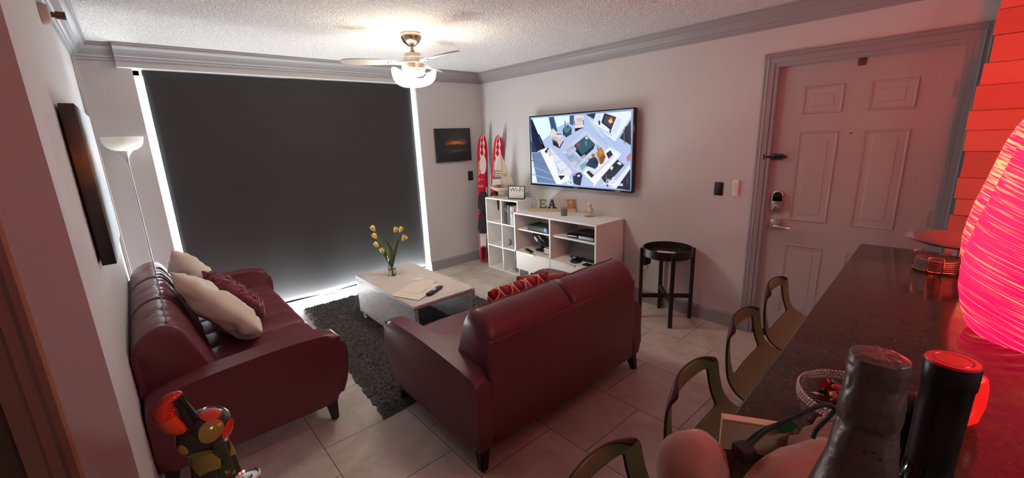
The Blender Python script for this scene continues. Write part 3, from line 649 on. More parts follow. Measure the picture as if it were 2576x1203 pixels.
cotton=M('white_cotton',(.66,.60,.52),.85,bump=.05,bscale=300,sheen=.3)
def axes(xd,nd_,loc):
    """matrix whose x axis runs along xd and whose z axis (pillow thickness) is close to nd_"""
    x=Vector(xd).normalized(); z=Vector(nd_); z=(z-x*z.dot(x)).normalized(); y=z.cross(x)
    m=Matrix((x,y,z)).transposed().to_4x4(); m.translation=Vector(loc); return m
def place(o,m): o.matrix_world=m; o.location=m.translation; o.rotation_euler=m.to_euler(); return o
p1=pillow('pillow','plump white pillow nearest the camera on the sofa, leaning on the back',.62,.42,.17,cotton,(0,0,0),(0,0,0),seed=1,wr=.017)
place(p1,axes((-.31,.24,.36),(.72,.25,.60),(-3.27,-1.40,.63)))
p2=pillow('pillow','white pillow standing in the far corner behind the other pillows',.50,.42,.17,cotton,(0,0,0),(0,0,0),seed=5,wr=.015)
place(p2,axes((-.25,.15,.42),(.8,.2,.5),(-3.31,-.84,.70)))
p3=pillow('pillow','shaggy maroon pillow in front of the white pillows',.46,.36,.13,M('maroon_ruffle',(.13,.008,.02),.8,sheen=.4,var=.4,vscale=25),(0,0,0),(0,0,0),seed=9,n=90,shag=.034,ears=.02)
place(p3,axes((-.3,.35,.30),(.7,.4,.6),(-3.14,-1.06,.57)))
p4=pillow('cushion','red and pink zigzag cushion on the loveseat',.46,.44,.15,mat_zigzag(),(0,0,0),(0,0,0),'cushion',3,.006)
place(p4,axes((1,-.12,.05),(0,.85,.4),(-1.86,-2.62,.57)))
p5=pillow('cushion','tan leather cushion tilted behind the zigzag cushion',.40,.36,.12,M('tan_leather',(.28,.085,.045),.4,var=.2),(0,0,0),(0,0,0),'cushion',11,.004)
place(p5,axes((.85,-.25,-.1),(.2,.75,.5),(-1.52,-2.47,.54)))
p6=pillow('cushion','soft grey cushion at the far arm of the loveseat',.42,.36,.12,M('grey_plush',(.17,.15,.15),.9,sheen=.4),(0,0,0),(0,0,0),'cushion',13,.006)
place(p6,axes((.95,-.1,-.05),(.1,.55,.7),(-1.40,-2.55,.53)))

# ------------------------------------------------------------------ rug
RUG=[Vector((-2.50,-.10)),Vector((-1.07,-.16)),Vector((-1.05,-2.20)),Vector((-2.67,-2.325))]
def rugp(u,v):
    a=RUG[0].lerp(RUG[1],u); b=RUG[3].lerp(RUG[2],u); p=a.lerp(b,v)
    e=min(1,min(u,1-u)*45,min(v,1-v)*60)
    wob=.012*noise.noise(Vector((p.x*20,p.y*20,0)))
    h=.022+.012*noise.noise(Vector((p.x*24,p.y*24,0)))+.016*noise.noise(Vector((p.x*62,p.y*62,4)))+.010*noise.noise(Vector((p.x*110,p.y*110,8)))
    return Vector((p.x+wob*(1-e)*1.5,p.y+wob*(1-e),max(.002,h*(.25+.75*e)) if e>0 else .001))
rg=MB().grid(230,330,rugp).build('rug',M('charcoal_shag',(.040,.041,.037),.95,bump=.9,bscale=240,var=.45,vscale=60,sheen=.3),None)
tag(rg,'dark grey shag rug under the white coffee table','rug')

# ------------------------------------------------------------------ coffee table
ct=empty('coffee_table',(-1.86,-1.26,0),'white woven waterfall coffee table on the dark rug','table')
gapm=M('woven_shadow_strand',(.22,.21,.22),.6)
weave=M('white_woven_resin',(.70,.66,.63),.32)
def woven(name,origin,ux,vx,lu,lv,nrm,parent,th=.03,gap=.08):
    """panel of basket weave: raised pads in rows, every other row shifted"""
    ux,vx,nrm=Vector(ux),Vector(vx),Vector(nrm); o=Vector(origin); p=.0165
    nu,nv=int(lu/p),int(lv/p); su,sv=lu/nu,lv/nv
    mb=MB()
    c=[o,o+ux*lu,o+ux*lu+vx*lv,o+vx*lv]
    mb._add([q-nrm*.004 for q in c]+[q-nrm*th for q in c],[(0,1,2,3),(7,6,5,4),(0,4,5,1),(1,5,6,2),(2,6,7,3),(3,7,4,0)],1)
    for i in range(nu):
        for j in range(nv):
            if (i+j)%2: a,b,h=gap,gap+.14,.003
            else: a,b,h=gap+.14,gap,.003
            q=o+ux*(i*su)+vx*(j*sv)
            A=[q+ux*su*a+vx*sv*b-nrm*.004,q+ux*su*(1-a)+vx*sv*b-nrm*.004,q+ux*su*(1-a)+vx*sv*(1-b)-nrm*.004,q+ux*su*a+vx*sv*(1-b)-nrm*.004]
            m_=sum(A,Vector())/4
            B=[m_+(k-m_)*.62+nrm*h for k in A]
            mb._add(A+B,[(4,5,6,7),(0,1,5,4),(1,2,6,5),(2,3,7,6),(3,0,4,7)])
    return mb.build(name,[weave,gapm],parent,smooth=False)
hx,hy,H=.285,.55,.42
woven('top',(-hx,-hy,H),(1,0,0),(0,1,0),2*hx,2*hy,(0,0,1),ct,.03,.02)
sp=woven('side_panel',(-hx,-hy,.06),(0,1,0),(0,0,1),2*hy,H-.09,(-1,0,0),ct,.035,.15)
sp2=woven('side_panel',(hx-.035,-hy,.06),(0,1,0),(0,0,1),2*hy,H-.09,(-1,0,0),ct,.035,.15)
edge=M('woven_edge',(.52,.42,.42),.4)
for s in (sp,sp2):
    x0=-hx if s is sp else hx-.035
    mb=MB()
    for k in range(22): mb.box((x0+.002,-hy-.006,.06+k*.0162),(x0+.033,-hy+.0005,.06+k*.0162+.012),.003,1)
    mb.build('braided_edge',edge,s)
mb=MB()
for k in range(34): mb.box((-hx+k*.01675,-hy-.006,H-.032),(-hx+k*.01675+.012,-hy+.0005,H-.006),.003,1)
mb.build('braided_edge',edge,ct)
for sx,sy in ((-1,1),(-1,-1),(1,1),(1,-1)):
    c=Vector((sx*(hx-.012),sy*(hy-.11),0))
    MB().tube(curve_pts([c+Vector((0,-.05,.075)),c+Vector((0,-.05,.045)),c+Vector((0,-.02,.026)),c+Vector((0,.03,.024)),c+Vector((0,.05,.05)),c+Vector((0,.05,.075))]),.016,10).build('skid_foot',chrome,ct)
# things on the coffee table
TZ=.4235
va=empty('vase',(-1.905,-.985,TZ),'clear glass vase of yellow tulips on the white coffee table','vase')
vp=[(.030,0),(.037,.008),(.040,.03),(.036,.06),(.029,.11),(.028,.14),(.033,.185),(.0345,.19)]
MB().lathe(vp+[(r-.003,z) for r,z in vp[::-1][:-1]]+[(.0,.006)],seg=28,cap=False).build('glass_body',mat_glass('clear_glass',(.93,.97,.95)),va)
MB().lathe([(0,.007),(.034,.008),(.0365,.03),(.032,.058),(.0,.058)],seg=28,cap=False).build('water',mat_glass('water',(.75,.8,.6)),va)
petal=M('yellow_petal',(.86,.66,.13),.5,var=.12,vscale=40); stemm=M('tulip_green',(.10,.16,.035),.5); leafm=M('tulip_leaf',(.13,.17,.06),.5)
def tulip(tip,label,open_=0,leaf=None):
    b=Vector((-1.905,-.985,TZ+.012)); tip=Vector(tip)
    root=empty('tulip',b,label,'flower',0,'yellow tulips in the vase')
    d=tip-b; pts=curve_pts([Vector((-.35*d.x*.05,-.35*d.y*.05,0)),Vector((d.x*.10,d.y*.10,.17)),Vector((d.x*.45,d.y*.45,d.z*.68)),Vector((d.x*.86,d.y*.86,d.z*.93)),d],6)
    MB().tube(pts,.0028,7).build('stem',stemm,root)
    ax=(pts[-1]-pts[-3]).normalized(); rot=Vector((0,0,1)).rotation_difference(ax).to_matrix().to_4x4()
    mb=MB()
    for k in range(6):
        a=k*PI/3; R=Matrix.Translation(d)@rot@Matrix.Rotation(a,4,'Z'); off=.0 if k%2 else .0015
        def pf(u,v,R=R,off=off,k=k):
            s=v; w=.021*math.sin(PI*min(1,s*.93+.07))**.6*(1-.25*s); rr=(.004+.020*math.sin(min(1,s*1.25)*PI/2)-(.009*(1-open_*2.4))*max(0,s-.45)/.55)+off
            an=(u-.5)*2*w/max(.011,rr)
            return R@Vector((rr*math.cos(an),rr*math.sin(an),s*.056))
        mb.grid(6,8,pf)
    mb.build('bloom',petal,root,angle=80)
    if leaf:
        lp=[Vector(p) for p in leaf]; mb=MB()
        c=curve_pts([Vector((0,0,.06))]+lp,6); n=len(c)-1
        side=Vector((.75,-.66,0))
        mb.grid(n,4,lambda u,v:c[min(n,round(u*n))]+side*((v-.5)*.036*math.sin(PI*min(1,u*.9+.1))**.8)+Vector((-.66,-.75,0))*(-.008*(1-abs(2*v-1))))
        mb.build('leaf',leafm,root,angle=80)
    return root
def V0(r,z): # right-of-view offset r, height z above table
    return (-1.905+.752*r,-.985-.659*r,TZ+z)
tulip(V0(-.115,.425),'topmost yellow tulip bending left in the vase')
tulip(V0(-.108,.355),'yellow tulip bending left, second from the top')
tulip(V0(-.10,.275),'yellow tulip bending left, third from the top')
tulip(V0(-.055,.215),'lowest yellow tulip, left of the vase rim',leaf=[(-.03,.03,.17),(-.045,.04,.23),(-.06,.05,.27)])
tulip(V0(.062,.40),'yellow tulip at the top of the right bunch, leaning inward',leaf=[(.02,-.02,.16),(.045,-.035,.24),(.07,-.055,.33)])
tulip(V0(.105,.405),'yellow tulip at the top right of the vase')
tulip(V0(.12,.325),'wide open yellow tulip, lowest of the right bunch',.5,leaf=[(.005,-.01,.2),(-.01,.0,.28),(-.035,.02,.335)])
paper=M('letter_paper',(.62,.55,.49),.7)
def sheet(label,pts,z,cat='paper',rz=0):
    mb=MB(); lo=[Vector((x,y,z)) for x,y in pts]
    o=mb.prism([(x,y) for x,y in pts],0,.0012).build('letter',paper,None,smooth=False)
    o.location=(0,0,z); return tag(o,label,cat)
s1=sheet('large pale letter sheet under the black remote on the coffee table',[(-2.16,-1.475),(-2.055,-1.735),(-1.735,-1.56),(-1.85,-1.30)],TZ)
mb=MB()
for k in range(3): mb.box((-1.99+k*.012,-1.60+k*.03,0),(-1.90+k*.012,-1.595+k*.03,.0014))
mb.build('printed_line',M('ink_brown',(.2,.10,.06),.7),s1,smooth=False)
s2=sheet('second letter sheet overlapping the larger one on the coffee table',[(-2.06,-1.44),(-1.99,-1.62),(-1.71,-1.44),(-1.78,-1.27)],TZ+.0016)
tag(MB().prism([(-.03,-.012),(.03,-.016),(.034,.012),(-.028,.016)],0,.001).build('note',M('bright_paper',(.8,.78,.74),.7),None,smooth=False,loc=(-1.80,-1.275,TZ+.0036)),'small white paper scrap beside the letters on the coffee table','paper')
rc=empty('remote_control',(-1.865,-1.655,TZ+.0016),'black remote control lying on the letters on the coffee table','remote control',.48)
MB().box((-.10,-.023,0),(.10,.023,.017),.007,3).build('body',black_plastic,rc)
mb=MB()
for i in range(9):
    for j in range(3): mb.box((-.085+i*.019,-.014+j*.0105,.0165),(-.074+i*.019,-.0065+j*.0105,.0185),.001,1)
mb.build('buttons',M('button_grey',(.05,.05,.055),.5),rc)
MB().box((-.02,-.012,.017),(.012,.012,.0192),.001,1).build('pale_label',M('label_white',(.7,.7,.7),.6),rc)
# ------------------------------------------------------------------ cube organiser and media console
cu=empty('cube_organizer',(-.305,-.975,0),'tall white six-cube shelf unit in the corner by the red skis','shelf')
# local: x 0..0.30 (to wall), y 0..0.595
t=.016; mb=MB()
MB().box((0,0,0),(.30,t,.905)).build('side_panel',whitebox,cu,smooth=False)
MB().box((0,.595-t,0),(.30,.595,.905)).build('side_panel',whitebox,cu,smooth=False)
MB().box((0,.290,t),(.29,.305,.905-t)).build('divider',whitebox,cu,smooth=False)
for z in (0,.295,.592,.905-t): MB().box((.0005,t,z),(.30,.595-t,z+t)).build('shelf',whitebox,cu,smooth=False)
MB().box((.288,t,t),(.298,.595-t,.89)).build('back_panel',M('cream_panel',(.68,.66,.58),.6),cu,smooth=False)
co=empty('media_console',(-.45,-2.2,0),'low white media console with two drawers under the television','console')
# local: x 0..0.435, y 0..1.135 (y=0 nearest the door)
CW,CD,CT=1.135,.435,.81
MB().box((-.004,-.004,CT-.018),(CD,CW+.004,CT),.0015,1).build('top',white_lam,co,smooth=False)
MB().box((0,0,.165),(CD,.018,CT-.018)).build('side_panel',white_lam,co,smooth=False)
MB().box((0,CW-.018,.165),(CD,CW,CT-.018)).build('side_panel',white_lam,co,smooth=False)
ym=CW-.545
MB().box((.002,ym-.009,.375),(CD,ym+.009,CT-.018)).build('divider',white_lam,co,smooth=False)
MB().box((.03,.018,.610),(CD,ym-.009,.625)).build('shelf',white_lam,co,smooth=False)
MB().box((.03,ym+.009,.610),(CD,CW-.018,.625)).build('shelf',white_lam,co,smooth=False)
MB().box((.022,.018,.355),(CD,CW-.018,.375)).build('shelf',white_lam,co,smooth=False)
MB().box((.022,.018,.165),(CD,CW-.018,.183)).build('bottom_panel',white_lam,co,smooth=False)
MB().box((CD-.012,.018,.183),(CD,CW-.018,CT-.018)).build('back_panel',white_lam,co,smooth=False)
for a,b in ((.002,ym-.002),(ym+.002,CW-.002)):
    d=MB().box((0,a,.162),(.02,b,.372),.001,1).build('drawer',mat_wood('pale_pine_front',(.66,.63,.57),(.76,.74,.69),(2,2,16),.45),co,smooth=False)
    c=(a+b)/2; MB().box((-.012,c-.05,.356),(.004,c+.05,.3745),.003,1).build('handle',nickel,d)
for y in (.02,CW-.235): MB().box((.035,y+.0,.0),(CD-.035,y+.018,.165)).box((.035,y,0),(.053,y+.215 if y<.5 else y+.018,.165)).build('leg',white_lam,co,smooth=False)
MB().box((.035,CW-.235,0),(.053,CW-.178,.165)).build('leg',white_lam,co,smooth=False)
# ------ books in the upper right cube
bx=-.297; y=-.974+.0165; zs=.608
cols=[((.70,.68,.66),.205),((.45,.05,.04),.20),((.75,.73,.70),.20),((.50,.08,.06),.195),((.72,.70,.70),.205),((.62,.62,.64),.215),((.68,.70,.70),.22),((.10,.11,.12),.225),((.05,.05,.055),.235),((.25,.26,.28),.23),((.02,.02,.022),.25),((.015,.016,.02),.255)]
names=['slim white book at the right end of the row','dark red book, second from the right','white book between two red books','brick red book right of the thick white book','white book left of the brick red one','pale grey book in the middle of the row','bluish white book left of the pale grey one','charcoal book right of the black one','black book right of the silver one','silver grey book among the black ones','black tall book, second from the left','tallest black book at the left end of the row']
yy=y+.002
for i,((c,h),n) in enumerate(zip(cols,names)):
    w=[.015,.017,.016,.018,.02,.018,.022,.02,.024,.02,.024,.026][i]
    b=empty('book',(bx+rnd.uniform(0,.012),yy,zs),n+' on the cube shelf','book',0,'books on the cube shelf')
    MB().box((0,0,0),(.165,w-.001,h),.0015,1).build('cover',M('book_%d'%i,c,.45,var=.25,vscale=30),b,smooth=False)
    MB().box((.003,.0025,.003),(.168,w-.0035,h-.003)).build('pages',M('book_pages',(.68,.64,.55),.8),b,smooth=False)
    MB().box((-.0008,.003,h*.62),(0,w-.004,h*.78)).build('spine_label',M('spine_%d'%(i%3),((.6,.6,.6),(.35,.08,.06),(.08,.08,.09))[i%3],.5),b,smooth=False)
    yy+=w
# ------ small things in the cubes
def jar(name,label,cat,loc,r,h,m,wax,lid=None):
    o=empty(name,loc,label,cat)
    MB().lathe([(r*.9,0),(r,.004),(r,h),(r*.93,h),(r*.93,.006),(0,.006)],cap=False,seg=24).build('glass_body',m,o)
    MB().lathe([(0,.007),(r*.9,.007),(r*.9,h*.7),(0,h*.7)],cap=False,seg=24).build('wax',wax,o)
    if lid: MB().lathe([(r*1.02,h),(r*1.02,h+.012),(r*.9,h+.015),(0,h+.015)],seg=24).build('lid',lid,o)
    return o
jar('candle','small cream candle jar in the top left cube','candle',(-.20,-.605,.609),.034,.06,M('cream_glass',(.68,.62,.5),.2),M('amber_wax',(.55,.36,.12),.6))
kn=MB().tube(curve_pts([(0,-.03,.03),(.01,-.035,.06),(0,0,.085),(-.01,.035,.055),(0,.03,.02),(0,0,.012),(0,-.03,.03)],8),.007,8).build('heart_ornament',M('iron_grey',(.12,.12,.12),.4,.7),None,loc=(-.2,-.675,.304))
tag(kn,'small dark wire ornament in the middle left cube','ornament')
aj=empty('ornament',(-.21,-.885,.3115),'grey faceted lantern ornament in the middle right cube','ornament')
MB().lathe([(.022,0),(.05,.03),(.055,.07),(.04,.115),(.022,.125)],seg=8).build('body',M('pewter',(.30,.31,.31),.35,.6),aj,smooth=False)
for k in range(8):
    a=k*PI/4; MB().tube([(.023*math.cos(a),.023*math.sin(a),.0),(.052*math.cos(a),.052*math.sin(a),.03),(.057*math.cos(a),.057*math.sin(a),.07),(.042*math.cos(a),.042*math.sin(a),.115)],.004,6).build('rib',M('pewter_dark',(.1,.1,.1),.4,.6),aj)
ir=empty('flat_iron',(-.20,-.83,.0165),'grey clothes iron lying in the bottom right cube','iron')
MB().prism(smooth_outline([(-.07,.0),(-.06,.045),(.02,.055),(.09,.05),(.10,0),(.09,-.05),(.02,-.055),(-.06,-.045)],3),0,.03,None,.006,2).build('soleplate',M('iron_silver',(.42,.42,.42),.3,.7),ir)
MB().tube(curve_pts([(-.03,0,.03),(-.02,0,.065),(.03,0,.078),(.075,0,.065),(.085,0,.03)]),.011,10).build('handle',M('iron_handle',(.2,.21,.22),.4),ir)
# ------ on top of the cube unit: model yacht and framed sign
CT0=.9055
yb=empty('model_sailboat',(-.17,-.555,CT0),'cream model sailing boat standing on the white cube shelf','model boat',.85)
cream=M('cream_paint',(.66,.60,.49),.6); wood_l=mat_wood('bleached_wood',(.48,.40,.31),(.58,.50,.40),(3,14,14),.6)
# local y = length
def hull(u,v):
    s=2*u-1; yv=s*.155; w=.038*(1-abs(s)**2.2)*(1 if s>-.9 else 1); a=PI*v
    z=.115+.02*s*s-(.05*(1-abs(s)**2.5))*math.sin(a); return Vector((w*math.cos(a),yv,z))
MB().grid(20,10,hull).grid(20,2,lambda u,v:Vector((.038*(1-abs(2*u-1)**2.2)*(1-2*v),(2*u-1)*.155,.115+.02*(2*u-1)**2))).build('hull',wood_l,yb,angle=60)
MB().box((-.004,-.02,.03),(.004,.05,.075)).build('keel',cream,yb,smooth=False)
MB().box((-.035,-.10,0),(.035,.10,.014),.003,1).build('base',wood_l,yb)
MB().tube([(0,.045,.012),(0,.045,.085)],.004,8).tube([(0,-.045,.012),(0,-.045,.085)],.004,8).build('support',cream,yb)
MB().tube([(0,0,.11),(0,.0,.545)],.0045,8).build('mast',cream,yb)
MB().tube([(0,0,.135),(0,.13,.14)],.003,8).build('boom',cream,yb)
def sail(name,pts,m,dx):
    return MB().prism(pts,-.0012,.0012,Matrix(((0,0,1,dx),(1,0,0,0),(0,1,0,0),(0,0,0,1)))).build(name,m,yb,smooth=False)
sail('sail',[(-.008,.155),(-.15,.15),(-.006,.52)],M('sail_cloth',(.60,.54,.43),.8),0)
ms=sail('sail',[(.008,.155),(.125,.15),(.105,.215),(.006,.54)],M('sail_white',(.68,.63,.54),.8),.0)
MB().lathe([(.020,-.0006),(.026,-.0006),(.026,.0006),(.020,.0006)],mat=Matrix.Translation((-.0018,-.045,.27))@Matrix.Rotation(PI/2,4,'Y')).build('emblem',M('emblem_tan',(.42,.36,.26),.8),yb)
for k,z in enumerate((.225,.255,.285,.315)):
    w=.125*(1-(z-.15)/.42)+.008; h=.022 if k==0 else .009
    MB().box((-.0022,.010,z),(-.0013,w-.004,z+h)).build('stripe',M('stripe_brown',(.13,.10,.085),.8),ms,smooth=False)
sg=empty('sign_frame',(-.185,-.828,CT0),'small framed Wi-Fi sign leaning on top of the cube shelf','sign',.466)
# local: faces -x, width along y
tilt=Matrix.Rotation(.12,4,'Y')
fr=MB()
for a,b in (((-.006,-.105,0),(.006,.105,.009)),((-.006,-.105,.146),(.006,.105,.155)),((-.006,-.105,.009),(.006,-.096,.146)),((-.006,.096,.009),(.006,.105,.146))): fr.box(a,b,.001,1,mat=tilt)
fr.build('frame',black_plastic,sg,smooth=False)
sh=MB().box((-.002,-.097,.008),(.003,.097,.147),mat=tilt).build('sign_sheet',M('sign_white',(.78,.77,.75),.5),sg,smooth=False)
MB().box((-.03,-.10,0),(.04,.10,.006),.001,1).build('stand',black_plastic,sg,smooth=False)
RF=(tilt@Matrix(((0,0,-1,0),(-1,0,0,0),(0,1,0,0),(0,0,0,1)))).to_euler()
ink=M('sign_ink',(.02,.02,.022),.6)
text('lettering','Wi-Fi',.074,ink,sh,tilt@Vector((-.0022,0,.108)),RF,.0004,sx=1.0)
pale=M('sign_pale_ink',(.45,.45,.44),.7)
lb=MB()
for (a,b,z) in ((.075,.03,.072),(.01,-.04,.072),(-.05,-.075,.072),(.055,.035,.05),(.04,.03,.042),(.08,.02,.02),(.0,-.03,.02),(-.04,-.075,.022)): lb.box((-.0028,b,z),(-.002,a,z+.003),mat=tilt)
lb.build('fine_print',pale,sh,smooth=False)
# ------ on the console
bs=empty('letter_sign',(-.158,-1.374,CT+.0005),'wooden sign with painted letters spelling BEACH on the media console','sign',.545)
# local -x faces the room, word runs along -y
MB().box((-.02,-.265,0),(.02,.265,.034),.001,1).build('base',mat_wood('tan_board',(.50,.36,.22),(.58,.43,.28),(14,2,14),.6),bs,smooth=False)
def arcp(cy,cz,r0,r1,a0,a1,n=14):
    return [(cy+r1*math.cos(a0+(a1-a0)*i/n),cz+r1*math.sin(a0+(a1-a0)*i/n)) for i in range(n+1)]+[(cy+r0*math.cos(a1+(a0-a1)*i/n),cz+r0*math.sin(a1+(a0-a1)*i/n)) for i in range(n+1)]
LM=Matrix(((0,0,-1,0),(-1,0,0,0),(0,1,0,0),(0,0,0,1)))
def letter(ch,yc,m):
    mb=MB(); R=lambda a,b,c,d: mb.prism([(a,b),(c,b),(c,d),(a,d)],-.008,.008,LM@Matrix.Translation((-yc,.034,0)))
    P=lambda p: mb.prism(p,-.008,.008,LM@Matrix.Translation((-yc,.034,0)))
    H=.098; s=.019
    if ch=='B':
        R(-.036,0,-.036+s,H); R(-.046,0,0,.012); R(-.046,H-.012,0,H); R(-.02,.046,0,.058)
        P(arcp(0,.029,.016,.0295,-PI/2,PI/2)); P(arcp(-.002,.073,.013,.0255,-PI/2,PI/2))
    elif ch=='E':
        R(-.034,0,-.034+s,H); R(-.044,0,.036,.013); R(-.044,H-.013,.036,H); R(-.02,.044,.014,.057); R(.026,0,.036,.030); R(.026,H-.030,.036,H); R(.008,.036,.017,.065)
    elif ch=='A':
        P([(-.040,0),(-.028,0),(.004,H),(-.008,H)]); P([(.014,0),(.036,0),(.008,H),(-.008,H)]); R(-.022,.028,.02,.040); R(-.052,0,-.018,.011); R(.004,0,.050,.011)
    elif ch=='C':
        P([(x*.86,z) for x,z in arcp(.004,.049,.031,.0505,PI*.22,PI*1.78,26)]); R(.026,.062,.035,.092)
    elif ch=='H':
        R(-.036,0,-.036+s,H); R(.036-s,0,.036,H); R(-.02,.043,.02,.057)
        for a in (-.027,.027): R(a-.021,0,a+.021,.011); R(a-.021,H-.011,a+.021,H)
    return mb.build('letter_'+ch.lower(),m,bs,smooth=False)
for ch,yc,c in (('B',.198,(.30,.32,.36)),('E',.098,(.13,.20,.055)),('A',-.005,(.012,.013,.022)),('C',-.108,(.55,.42,.33)),('H',-.208,(.62,.17,.055))):
    letter(ch,yc,M('letter_paint_'+ch,c,.7))
jar('candle','green glass candle with a lid in front of the beach letters','candle',(-.262,-1.645,CT),.034,.07,M('sage_glass',(.13,.17,.12),.15),M('sage_wax',(.25,.3,.2),.6),M('lid_grey',(.17,.18,.14),.4))
bu=empty('buddha_statue',(-.145,-1.88,CT),'small speckled stone figure of a seated monk on the console','statue',.6)
stone=M('speckled_stone',(.58,.50,.43),.4,var=.5,vscale=55)
mb=MB(); mb.ball((0,0,.018),(.042,.056,.018)).ball((0,0,.058),(.031,.038,.045)).ball((-.005,.04,.056),(.014,.013,.034)).ball((-.005,-.04,.056),(.014,.013,.034)).ball((-.032,0,.030),(.016,.035,.011)).ball((-.028,.03,.022),(.018,.026,.012)).ball((-.028,-.03,.022),(.018,.026,.012))
mb.build('body',stone,bu)
hd_=MB().ball((-.002,0,.122),(.022,.021,.027)).ball((0,0,.149),(.012,.012,.014)).ball((-.022,0,.118),(.006,.004,.007)).ball((0,.021,.116),(.005,.004,.012)).ball((0,-.021,.116),(.005,.004,.012)).build('head',M('statue_pale',(.62,.57,.54),.4,var=.3,vscale=60),bu)
# ------ devices in the console
def local(x,y,z): return Vector((-.45+x,-2.2+y,z))
cb=empty('cable_box',(-.33,-1.40,.6255),'black set-top box with a blue light on the upper left console shelf','set-top box',0)
MB().box((-.085,-.155,.004),(.10,.155,.062),.01,3).build('body',black_plastic,cb)
MB().box((-.0875,-.15,.012),(-.084,.15,.056),.001,1).build('front_panel',M('smoked_panel',(.06,.065,.075),.12),cb)
MB().box((-.0895,-.128,.012),(-.0872,-.105,.056),.001,1).build('status_light',EM('blue_light',(.01,.04,.9),1.6),cb)
dp=empty('disc_player',(-.27,-1.965,.6255),'flat black disc player on the upper right console shelf','player',.0)
MB().box((-.12,-.17,.004),(.13,.17,.044),.006,2).build('body',black_gloss,dp)
MB().box((-.1215,-.16,.010),(-.1195,.02,.036),.001,1).build('front_panel',M('silver_front',(.4,.4,.41),.25,.8),dp)
cc=empty('game_controller',(-.33,-1.80,.6255),'white controller end sticking out beside the disc player','controller',0)
MB().box((-.03,-.02,.012),(.05,.02,.030),.008,3).build('body',M('white_plastic',(.8,.79,.77),.3),cc)
tag(MB().box((-.09,-.12,0),(.08,.10,.022),.004,2).build('tablet_case',M('case_black',(.02,.018,.018),.6),None,loc=(-.26,-1.97,.6695)),'thin black case lying on top of the disc player','case')
rt=empty('router',(-.27,-1.315,.3755),'angled black router leaning in the lower left console bay','router',0)
RM=Matrix.Translation((0,0,.125))@Matrix.Rotation(.62,4,'X')@Matrix.Rotation(-.35,4,'Y')
MB().box((-.035,-.14,-.06),(.03,.12,.075),.014,3,mat=RM).build('body',black_gloss,rt)
MB().box((-.037,.02,-.045),(-.0345,.085,.0),.001,1,mat=RM).build('sticker',M('sticker_white',(.8,.8,.8),.4),rt)
MB().box((-.05,-.10,0),(.05,.05,.02),.004,2).build('foot',black_plastic,rt)
hp=empty('handset',(-.39,-1.235,.3755),'black slim remote lying in front of the router','remote control',1.2)
MB().box((-.085,-.021,0),(.085,.021,.018),.007,3).build('body',black_plastic,hp)
MB().lathe([(.012,.0),(.012,.002),(0,.002)],(.05,0,.018),16).build('dial',M('dial_grey',(.07,.07,.075),.4),hp)
zz=.3755
for i,c in enumerate(((.40,.38,.38),(.03,.03,.035),(.5,.48,.46),(.05,.04,.04),(.36,.33,.32))):
    cdn=['bottom','second lowest','middle','second highest','top'][i]
    k=empty('disc_case',(-.28+rnd.uniform(-.01,.01),-1.520+rnd.uniform(-.008,.008),zz),cdn+' disc case of the stack beside the router','disc case',0,'disc cases stacked by the router')
    MB().box((-.095,-.068,0),(.095,.068,.0145),.0015,1).build('shell',M('disc_case_%d'%i,c,.3),k,smooth=False)
    MB().box((-.0965,-.06,.004),(-.0945,.06,.011)).build('paper_insert',M('disc_insert',(.6,.58,.55),.6),k,smooth=False)
    zz+=.0148
sd=empty('speaker_dock',(-.27,-1.915,.3755),'black dock loudspeaker in the lower right console bay','speaker',0)
SM=Matrix.Rotation(.12,4,'Y')
MB().box((-.03,-.165,.0),(.04,.165,.205),.012,3,mat=SM).build('cabinet',black_plastic,sd)
MB().box((-.034,-.155,.034),(-.029,.155,.195),.003,2,mat=SM).build('grille',M('grille_grey',(.085,.08,.075),.55,bump=.5,bscale=700),sd)
MB().lathe([(.055,0),(.058,.008),(.05,.02),(0,.022)],(-.085,.035,0),24).build('dock_base',black_gloss,sd)
MB().box((-.09,.005,.018),(-.075,.065,.058),.004,2).build('dock_cradle',black_gloss,sd)
tag(MB().box((-.035,-.065,0),(.035,.065,.013),.005,2).build('slim_handset',black_gloss,None,loc=(-.375,-2.065,.3755)),'black slim handset lying beside the dock speaker','phone')
# ------------------------------------------------------------------ television
tv=empty('television',(-.08,-1.653,1.458),'large flat television on the wall showing a bright living room scene','television',0)
tv.rotation_euler=(0,0,.0)
tw,th_=1.352,.769
# local: screen faces -x, picture left = +y
MB().box((.004,-tw/2,-th_/2),(.045,tw/2,th_/2),.006,2).build('housing',black_plastic,tv)
bz=MB()
for a,b in (((-.004,-tw/2,-th_/2),(.006,tw/2,-th_/2+.017)),((-.004,-tw/2,th_/2-.011),(.006,tw/2,th_/2)),((-.004,-tw/2,-th_/2),(.006,-tw/2+.011,th_/2)),((-.004,tw/2-.011,-th_/2),(.006,tw/2,th_/2))): bz.box(a,b,.002,1)
bz.build('bezel',black_gloss,tv,smooth=False)
MB().box((.045,-.2,-.15),(.079,.2,.15),.004,1).build('wall_mount',M('mount_black',(.03,.03,.03),.5,.5),tv,smooth=False)
def screen_mat(c):
    n='screen_%d_%d_%d'%c
    return EM(n,srgb(*c),.97)
MB().box((.0005,-tw/2+.008,-th_/2+.012),(.004,tw/2-.008,th_/2-.008)).build('screen',screen_mat((125,145,185)),tv,smooth=False)
sw,shh=tw-.018,th_-.024; z0=-th_/2+.014
pic=MB(); pm=[]; 
for i,(c,p) in enumerate(TVP):
    m=screen_mat(c)
    if m not in pm: pm.append(m)
    x=.0002-i*.00003
    pts=[(x,tw/2-.009-u*sw,z0+v*shh) for u,v in p]
    vs=[pic.bm.verts.new(q) for q in pts]
    f=pic.bm.faces.new(vs); f.material_index=pm.index(m)
bmesh.ops.triangulate(pic.bm,faces=pic.bm.faces[:])
po=pic.build('screen_picture',pm,tv,smooth=False)
